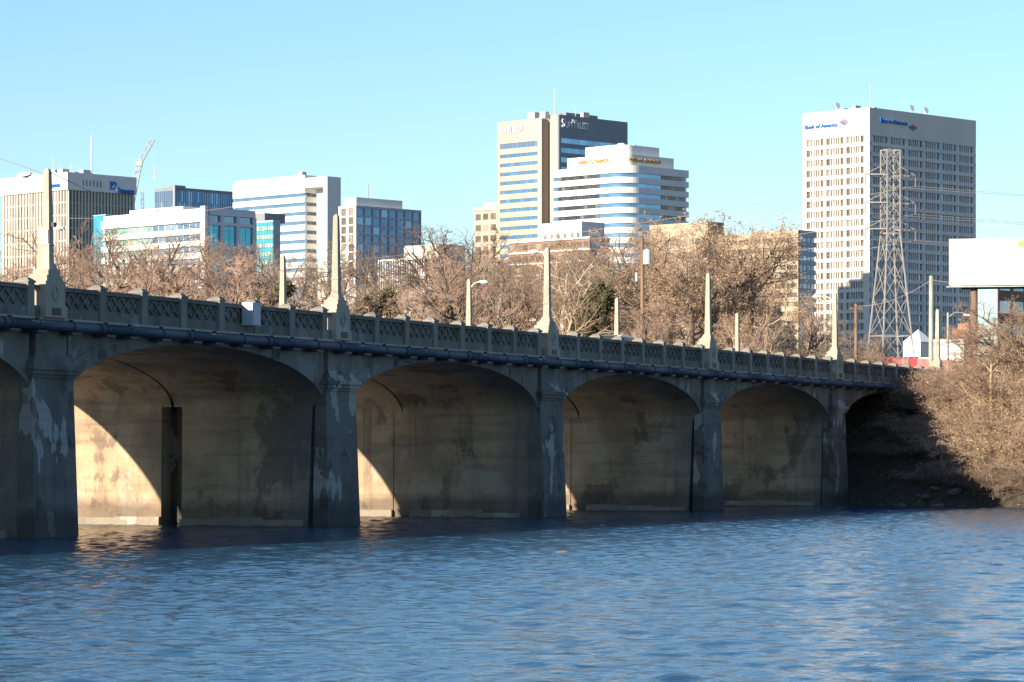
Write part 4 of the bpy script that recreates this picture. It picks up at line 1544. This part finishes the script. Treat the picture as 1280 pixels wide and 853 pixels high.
MB().frustum((1.2, -0.12), (1.75, 0.12), h - 0.25, (1.25, -0.08), (1.68, 0.08), h - 0.1).build('lamp_head', 'lamp_metal', o)

pA, pB = W(-60, 186, 118), W(58, 192, 108)
wire('service_wire', 'dark wire running from above the sign obelisk down towards the city', W(60, 214, 112), W(330, 285, 250), 1.0, 0.018)
wire('service_wire', 'thin wire reaching the lamp of the sign obelisk from upstream', W(-80, 186, 128), W(59, 190 + 30, 110), -0.2, 0.014)
wire('service_wire', 'pale wire crossing in front of the finned tower windows', W(-40, 264, 330), W(330, 252, 330), 1.2, 0.03)
wire('service_wire', 'long wire running from the transformer pole towards the lattice tower', W(803, 300, 226), W(1070, 383, 240), 0.8, 0.02)
wire('service_wire', 'wire from the short brown pole to the tall grey green pole', W(1070, 383, 240), W(1164, 350, 236), 0.5, 0.02)
wire('service_wire', 'wire leaving the tall grey green pole past the billboard column', W(1164, 350, 236), W(1330, 335, 225), 0.6, 0.02)

# ------------------------------------------------------------------ vegetation
def perp(d, rnd):
    a = Vector((rnd.gauss(0, 1), rnd.gauss(0, 1), rnd.gauss(0, 1)))
    q = a - d * a.dot(d)
    return q.normalized() if q.length > 1e-4 else Vector((1, 0, 0))


def make_tree(seed, H=16.0, spread=0.42, trunk_r=0.28, counts=(8, 6, 5, 4, 3), leaves=0, leaf=0.14, up=0.25, trunk_frac=0.62, lean=0.05, first=0.3, twig_r=0.0095):
    """returns (thick segments, twig segments, leaf quads) for a tree of height H rooted at the origin"""
    rnd = random.Random(seed)
    thick, twigs, quads = [], [], []

    def branch(p, d, L, r, lvl):
        ns = (8, 6, 5, 4, 2, 1)[lvl]
        pts = [p.copy()]
        dirs = []
        rr = [r]
        wob = (0.07, 0.16, 0.2, 0.24, 0.28, 0.3)[lvl]
        tip = (0.42, 0.35, 0.4, 0.5, 0.6, 0.5)[lvl]
        for k_ in range(ns):
            d = (d + perp(d, rnd) * wob + Vector((0, 0, 1)) * (up * 0.25 if lvl else 0.02)).normalized()
            p = p + d * (L / ns)
            r1 = r * (1 - (1 - tip) * (k_ + 1) / ns)
            (thick if lvl <= 2 else twigs).append((*pts[-1], *p, rr[-1], max(r1, twig_r * 0.6)))
            pts.append(p.copy()); dirs.append(d.copy()); rr.append(max(r1, twig_r * 0.6))
        if lvl >= len(counts):
            if leaves:
                for q in range(leaves):
                    c_ = pts[-1].lerp(pts[-2], rnd.random()) + Vector((rnd.gauss(0, .12), rnd.gauss(0, .12), rnd.gauss(0, .12)))
                    a_ = Vector((rnd.gauss(0, 1), rnd.gauss(0, 1), rnd.gauss(0, .6))).normalized() * leaf * rnd.uniform(.6, 1.3)
                    b__ = perp(a_.normalized(), rnd) * leaf * rnd.uniform(.4, .8)
                    quads.append((c_ - a_, c_ - b__, c_ + a_, c_ + b__))
            return
        nchild = counts[lvl]
        f0 = first if lvl == 0 else 0.22
        for q in range(nchild):
            t_ = f0 + (1 - f0) * (q + rnd.uniform(0.1, 0.95)) / nchild
            x = t_ * ns
            i_ = min(int(x), ns - 1)
            pp = pts[i_].lerp(pts[i_ + 1], x - i_)
            base = dirs[i_]
            ang = rad(rnd.uniform(30, 62) if lvl else rnd.uniform(35, 70))
            side = perp(base, rnd)
            nd_ = (base * math.cos(ang) + side * math.sin(ang)).normalized()
            if lvl == 0:
                LL = H * spread * (1.15 - 0.65 * t_) * rnd.uniform(0.8, 1.25)
            else:
                LL = L * rnd.uniform(0.42, 0.72) * (1.1 - 0.45 * t_)
            branch(pp, nd_, LL, max(rr[i_] * rnd.uniform(0.52, 0.72), twig_r), lvl + 1)

    branch(Vector((0, 0, -0.4)), Vector((rnd.gauss(0, lean), rnd.gauss(0, lean), 1)).normalized(), H * trunk_frac, trunk_r, 0)
    return thick, twigs, quads


def tree_proto(seed, mats, **kw):
    th, tw_, qd = make_tree(seed, **kw)
    a = segs_mesh('trunk', th, 5, [mats[0]])
    c_ = segs_mesh('crown', tw_, 3, [mats[1], mats[2] if len(mats) > 2 else mats[1]], qd)
    top = max(max(q[5] for q in tw_), max(q[5] for q in th))
    return a, c_, top


def put_tree(name, proto, X, Y, height, rz, label, group, cat='tree', sink=0.0, wide=1.0):
    a, c_, top = proto
    k_ = height / top
    o_ = empty(name, (X, Y, gh(X, Y) - sink), rz)
    o_.scale = (k_ * wide, k_ * wide, k_)
    tag(o_, label, cat, group)
    link(bpy.data.objects.new('trunk', a), o_)
    link(bpy.data.objects.new('crown', c_), o_)
    return o_


BROWN = ('bark_dark', 'bark_twig')
protos = [
    tree_proto(1, BROWN, H=16, spread=0.40, trunk_r=0.34),
    tree_proto(2, BROWN, H=15, spread=0.48, trunk_frac=0.5, trunk_r=0.3),
    tree_proto(3, ('bark_dark', 'bark_twig'), H=14, spread=0.34, trunk_r=0.26),
    tree_proto(4, ('bark_tan', 'bark_tan'), H=13, spread=0.38, trunk_r=0.2, counts=(9, 6, 5, 4, 3)),
    tree_proto(5, ('bark_dark', 'bark_dark'), H=15, spread=0.55, trunk_frac=0.42, trunk_r=0.34, counts=(7, 6, 5, 4, 3)),
    tree_proto(6, ('bark_white', 'bark_tan'), H=15, spread=0.36, trunk_r=0.22, counts=(7, 6, 5, 4, 2)),
    tree_proto(7, ('bark_tan', 'bark_twig', 'dry_leaf'), H=13, spread=0.40, trunk_r=0.2, counts=(9, 6, 5, 4, 2), leaves=1, leaf=0.06),
]
leafy = [tree_proto(20, ('bark_dark', 'bark_tan', 'dry_leaf'), H=17, spread=0.46, trunk_frac=0.52, trunk_r=0.36, counts=(10, 7, 6, 4, 3), leaves=1, leaf=0.085),
         tree_proto(21, ('bark_dark', 'bark_tan', 'dry_leaf'), H=16, spread=0.44, trunk_frac=0.55, trunk_r=0.32, counts=(10, 7, 5, 4, 3), leaves=1, leaf=0.085)]

profile = [(-60, 290), (0, 290), (50, 278), (100, 274), (190, 262), (240, 280), (300, 288), (360, 278), (410, 305), (450, 300), (500, 312), (545, 284), (570, 266), (610, 270), (660, 276), (720, 280), (770, 278), (800, 285), (1000, 345), (1040, 368), (1090, 380), (1140, 400)]


def prof_y(x):
    for (xa, ya), (xb, yb) in zip(profile[:-1], profile[1:]):
        if xa <= x <= xb:
            return ya + (yb - ya) * (x - xa) / (xb - xa)
    return 380


TL = {0: 'fine twigged bare tree ',
      1: 'forked dark bare tree ',
      2: 'slender reddish bare tree ',
      3: 'tan twiggy small tree ',
      4: 'dark limbed wide bare tree ',
      5: 'pale barked whitish tree ',
      6: 'bare tree holding brown leaves '}
MARKS = [(-90, 40, 'left of the sign obelisk'), (40, 125, 'in front of the finned tower'), (125, 255, 'in front of the low white office building'), (255, 330, 'in front of the turquoise glass wall'),
         (330, 425, 'in front of the white striped tower'), (425, 470, 'beside the second near obelisk'), (470, 545, 'in front of the ribbed glass building'), (545, 600, 'beside the lamp held over the road'),
         (600, 680, 'in front of the old tan building'), (680, 760, 'in front of the brown brick building'), (760, 830, 'beside the transformer pole'), (830, 960, 'under the broad leafy trees'),
         (960, 1035, 'in front of the tan banded building'), (1035, 1300, 'at the foot of the lattice tower')]


def mark(px_):
    for a_, c_, t_ in MARKS:
        if a_ <= px_ < c_: return t_
    return 'behind the bridge'


rt = random.Random(5)
x = -30.0
k = 0
while x < 1085:
    # two staggered rows on the far bank
    for row in range(2):
        px = x + rt.uniform(-9, 9) + row * 13
        base_s = 112 if row == 0 else 160
        r_ = (px - 640) / F
        Z = (230 if row == 0 else 300) + rt.uniform(-10, 35) - 12 * (px > 800)
        X = r_ * Z
        s_, t_ = to_local(X, Z)
        if s_ < toe(t_) + 14 or (-2 < t_ < BW + 3 and s_ < 200):
            Z += 30; X = r_ * Z
        yt = prof_y(px) + abs(rt.gauss(0, 16)) + (24 if row == 0 else -4) + rt.choice((0, 0, 18))
        g = gh(X, Z)
        hgt = W(px, yt, Z).z - g
        if hgt < 4: continue
        ty = rt.choice((0, 1, 2, 2, 3, 3, 4, 5, 6, 0)) if px < 780 else rt.choice((2, 3, 6, 6, 0))
        put_tree('bare_tree', protos[ty], X, Z, hgt, rt.uniform(0, 6.28), TL[ty] + ('near the bridge ' if row == 0 else 'set back ') + mark(px), 'bare trees behind the bridge', wide=rt.uniform(0.85, 1.2))
    x += 30 if 540 < x < 800 else 42
    k += 1
# specimen trees
for (px, yt, Z, ty, lb) in ((568, 272, 285, 4, 'tall dark limbed tree whose top rises clear of the low pale block'), (190, 272, 330, 1, 'spreading bare tree in front of the low white office building'),
                           (362, 288, 260, 4, 'dark forked tree beside the bare far obelisk'), (700, 300, 250, 5, 'tall whitish trunked tree past the short armed lamp')):
    X = (px - 640) / F * Z
    put_tree('bare_tree', protos[ty], X, Z, W(px, yt, Z).z - gh(X, Z), px * 0.1, lb, None)
lx_ = (('broad brown tree still full of dry leaves before the tan banded building', 885, 258, 262, 0, 1.0), ('leafy brown tree to the side of the transformer pole', 838, 276, 250, 1, 1.05),
       ('leafy brown tree merging with the broadest one before the tan building', 938, 268, 270, 1, 0.95), ('low leafy tree in front of the tan annex', 865, 320, 232, 1, 1.2))
for lb, px, yt, Z, ty, wd in lx_:
    X = (px - 640) / F * Z
    put_tree('leafy_tree', leafy[ty], X, Z, W(px, yt, Z).z - gh(X, Z), px * 0.37, lb, None, wide=wd)


# thickets: arching canes, hanging vine twigs, some dry leaves
def make_thicket(seed, canes=120, R=1.7, H=2.9, leaf_n=700, droop=1.0):
    rnd = random.Random(seed)
    segs, quads = [], []
    for c_ in range(canes):
        a = rnd.uniform(0, math.tau)
        q = math.sqrt(rnd.random()) * R * 0.8
        p_ = Vector((q * math.cos(a), q * math.sin(a), -0.3))
        d = Vector((math.cos(a) * rnd.uniform(0.1, 0.8), math.sin(a) * rnd.uniform(0.1, 0.8), rnd.uniform(0.7, 1.4))).normalized()
        L = H * rnd.uniform(0.7, 1.35)
        n_ = 7
        r = rnd.choice((0.012, 0.016, 0.022, 0.034))
        for k_ in range(n_):
            d = (d + perp(d, rnd) * 0.24 + Vector((0, 0, -0.17 * droop * (k_ / n_) * 2))).normalized()
            p1 = p_ + d * (L / n_)
            r1 = r * (1 - 0.11 * (k_ + 1))
            segs.append((*p_, *p1, r * (1 - 0.11 * k_), r1))
            if k_ >= 1:
                for b__ in range(4):
                    dd = (d * 0.5 + perp(d, rnd)).normalized()
                    s0 = p_.lerp(p1, rnd.random())
                    for s_ in range(2):
                        s1 = s0 + (dd + Vector((0, 0, -0.3 * s_))) * rnd.uniform(0.12, 0.34)
                        segs.append((*s0, *s1, 0.011, 0.006))
                        s0 = s1
                        dd = (dd + perp(dd, rnd) * 0.5).normalized()
            p_ = p1
    m_ = len(segs)
    for q in range(leaf_n):
        sgm = segs[rnd.randrange(m_)]
        c_ = Vector(sgm[3:6])
        a_ = Vector((rnd.gauss(0, 1), rnd.gauss(0, 1), rnd.gauss(0, 1))).normalized() * rnd.uniform(0.04, 0.09)
        b__ = perp(a_.normalized(), rnd) * rnd.uniform(0.03, 0.06)
        quads.append((c_ - a_, c_ - b__, c_ + a_, c_ + b__))
    return segs, quads


TH = []
for sd, mats, ln in ((1, ('vine_twig', 'vine_leaf'), 120), (2, ('vine_twig', 'dry_leaf'), 250), (3, ('bark_tan', 'vine_leaf'), 700), (4, ('vine_twig', 'olive_leaf'), 1500)):
    sg_, qd = make_thicket(sd, leaf_n=ln, droop=1.0 if sd != 2 else 1.5)
    TH.append((segs_mesh('canes', sg_, 3, mats, qd), max(q[5] for q in sg_)))
THL = ['bare arching vine canes on the bank', 'drooping leafy canes on the bank',
       'tan yellowish bramble on the bank', 'low brush with olive brown leaves']


def put_bush(ty, X, Y, hgt, wd, rz, label, group, sink=0.1):
    me, top = TH[ty]
    o_ = bpy.data.objects.new('vine_thicket' if ty < 3 else 'brush', me)
    COL.objects.link(o_)
    o_.location = (X, Y, gh(X, Y) - sink)
    o_.rotation_euler = (0, 0, rz)
    k_ = hgt / top
    o_.scale = (wd, wd, k_)
    tag(o_, label, 'bush', group)


rv = random.Random(9)
cnt = 0
for row, d0 in enumerate((1.6, 3.2, 5.0, 6.8, 8.6, 10.6, 12.8, 15.0, 18.0, 22.0)):
    t = -2.0
    while t > -27:
        tt = t + rv.uniform(-0.6, 0.6)
        s_ = toe(tt) + d0 + rv.uniform(-0.8, 0.8)
        X, Y = to_world(s_, tt)
        px = 640 + F * X / Y
        shade_ = (HOR - F * (gh(X, Y) - CAM_H) / Y) > 480 + (px - 1095) * 0.95
        if 1068 < px < 1330 and not (shade_ and rv.random() < 0.72):
            hg = (1.5, 2.2, 2.6, 2.8, 2.9, 3.0, 3.1, 3.2, 3.3, 3.4)[row] * rv.uniform(0.7, 1.3) * (0.55 + 0.45 * sstep(-1, -11, tt))
            ty = rv.choice((0, 0, 1, 2))
            put_bush(ty, X, Y, hg, rv.uniform(0.9, 1.3), rv.uniform(0, 6.28), THL[ty] + ' ' + ('at the water edge', 'low on the slope', 'low on the slope', 'midway up the slope', 'midway up the slope', 'high on the slope', 'high on the slope', 'at the top', 'at the top', 'behind the crest')[row] + (' in the bridge shade' if tt > -9 else ' in the sun'), 'thickets on the river bank')
            cnt += 1
        t -= 2.1
# taller bare scrub on the top of the bank
for (px, yt, Z, ty) in ((1218, 425, 199, 3), (1232, 402, 196, 2), (1250, 380, 193, 3), (1275, 372, 190, 2), (1300, 366, 188, 3), (1240, 430, 188, 6)):
    X = (px - 640) / F * Z
    put_tree('bank_tree', protos[ty], X, Z, max(W(px, yt, Z).z - gh(X, Z), 2.0), px * 0.7,
             {2: 'small reddish bare tree in the scrub on top of the river bank', 3: 'small tan bare tree in the scrub on top of the river bank', 6: 'small bank tree with clinging brown leaves'}[ty],
             'small trees on the river bank', wide=1.6)
# undergrowth behind the bridge
x = -20.0
while x < 1080:
    px = x + rv.uniform(-6, 6)
    Z = rv.uniform(228, 262)
    X = (px - 640) / F * Z
    s_, t_ = to_local(X, Z)
    if s_ > toe(t_) + 13 and not (-2.5 < t_ < BW + 2.5):
        rail_y = 360 + (px - 60) * 0.092
        yt = rail_y - rv.uniform(0, 34)
        hg = W(px, yt, Z).z - gh(X, Z)
        if hg > 1.2:
            ty = rv.choice((0, 1, 2, 3, 3))
            put_bush(ty, X, Z, hg, rv.uniform(1.3, 2.2), rv.uniform(0, 6.28), ('tangled bare undergrowth', 'drooping leafy undergrowth', 'tan bramble undergrowth', 'olive brown leafy undergrowth')[ty] + ' over the bridge parapet ' + mark(px), 'undergrowth behind the bridge')
    x += 13
# evergreens
eg = tree_proto(40, ('bark_dark', 'bark_dark', 'evergreen'), H=9, spread=0.28, trunk_frac=0.85, trunk_r=0.12, counts=(14, 7, 5, 4), leaves=7, leaf=0.13, first=0.12)
for (px, yt, Z, wd, lb) in ((755, 352, 232, 0.9, 'small dark evergreen tree beside the bare far obelisk'), (345, 352, 246, 1.0, 'olive evergreen shrub behind the parapet near the striped tower'), (470, 362, 245, 1.1, 'dark evergreen shrub below the grid office building'), (570, 392, 240, 1.2, 'low yellowish evergreen shrub beside the lamp obelisk')):
    X = (px - 640) / F * Z
    put_tree('evergreen_tree', eg, X, Z, W(px, yt, Z).z - gh(X, Z), px, lb, None, wide=wd)

# ------------------------------------------------------------------ rocks along the waterline, debris, foam
def rock_mesh(seed):
    rnd = random.Random(seed)
    import bmesh
    bm = bmesh.new()
    bmesh.ops.create_icosphere(bm, subdivisions=2, radius=1)
    for q in bm.verts:
        n_ = q.co.normalized()
        q.co *= 1 + 0.28 * math.sin(n_.x * 3.1 + seed) * math.cos(n_.y * 2.7 - seed) + rnd.uniform(-0.09, 0.09)
        q.co.z *= 0.62
    me = bpy.data.meshes.new('rock')
    bm.to_mesh(me)
    bm.free()
    me.materials.append(MATS['stone_rock'])
    return me


RK = [rock_mesh(q) for q in (1, 2, 3)]
rr_ = random.Random(31)
for k in range(46):
    tt = -2.5 - 20 * (k + rr_.random()) / 46
    s_ = toe(tt) + rr_.uniform(-0.5, 1.1)
    X, Y = to_world(s_, tt)
    o = bpy.data.objects.new('rock', RK[k % 3])
    COL.objects.link(o)
    sz = rr_.choice((0.12, 0.16, 0.22, 0.30, 0.42))
    o.location = (X, Y, max(gh(X, Y), -0.05) + 0.0)
    o.scale = (sz * rr_.uniform(0.9, 1.6), sz, sz * rr_.uniform(0.6, 1.0))
    o.rotation_euler = (rr_.uniform(-.3, .3), rr_.uniform(-.3, .3), rr_.uniform(0, 6.28))
    tag(o, 'rough brown rock lying along the waterline of the bank', 'rock', 'rocks along the waterline')
q = W(703, 692, 89.5)
rm_ = RK[1].copy()
rm_.materials.clear()
rm_.materials.append(MATS['pole_wood'])
o = bpy.data.objects.new('drift_rock', rm_)
COL.objects.link(o)
o.location = (q.x, q.y, 0.0)
o.scale = (0.17, 0.13, 0.10)
tag(o, 'small brown rock breaking the surface in mid river', 'rock')
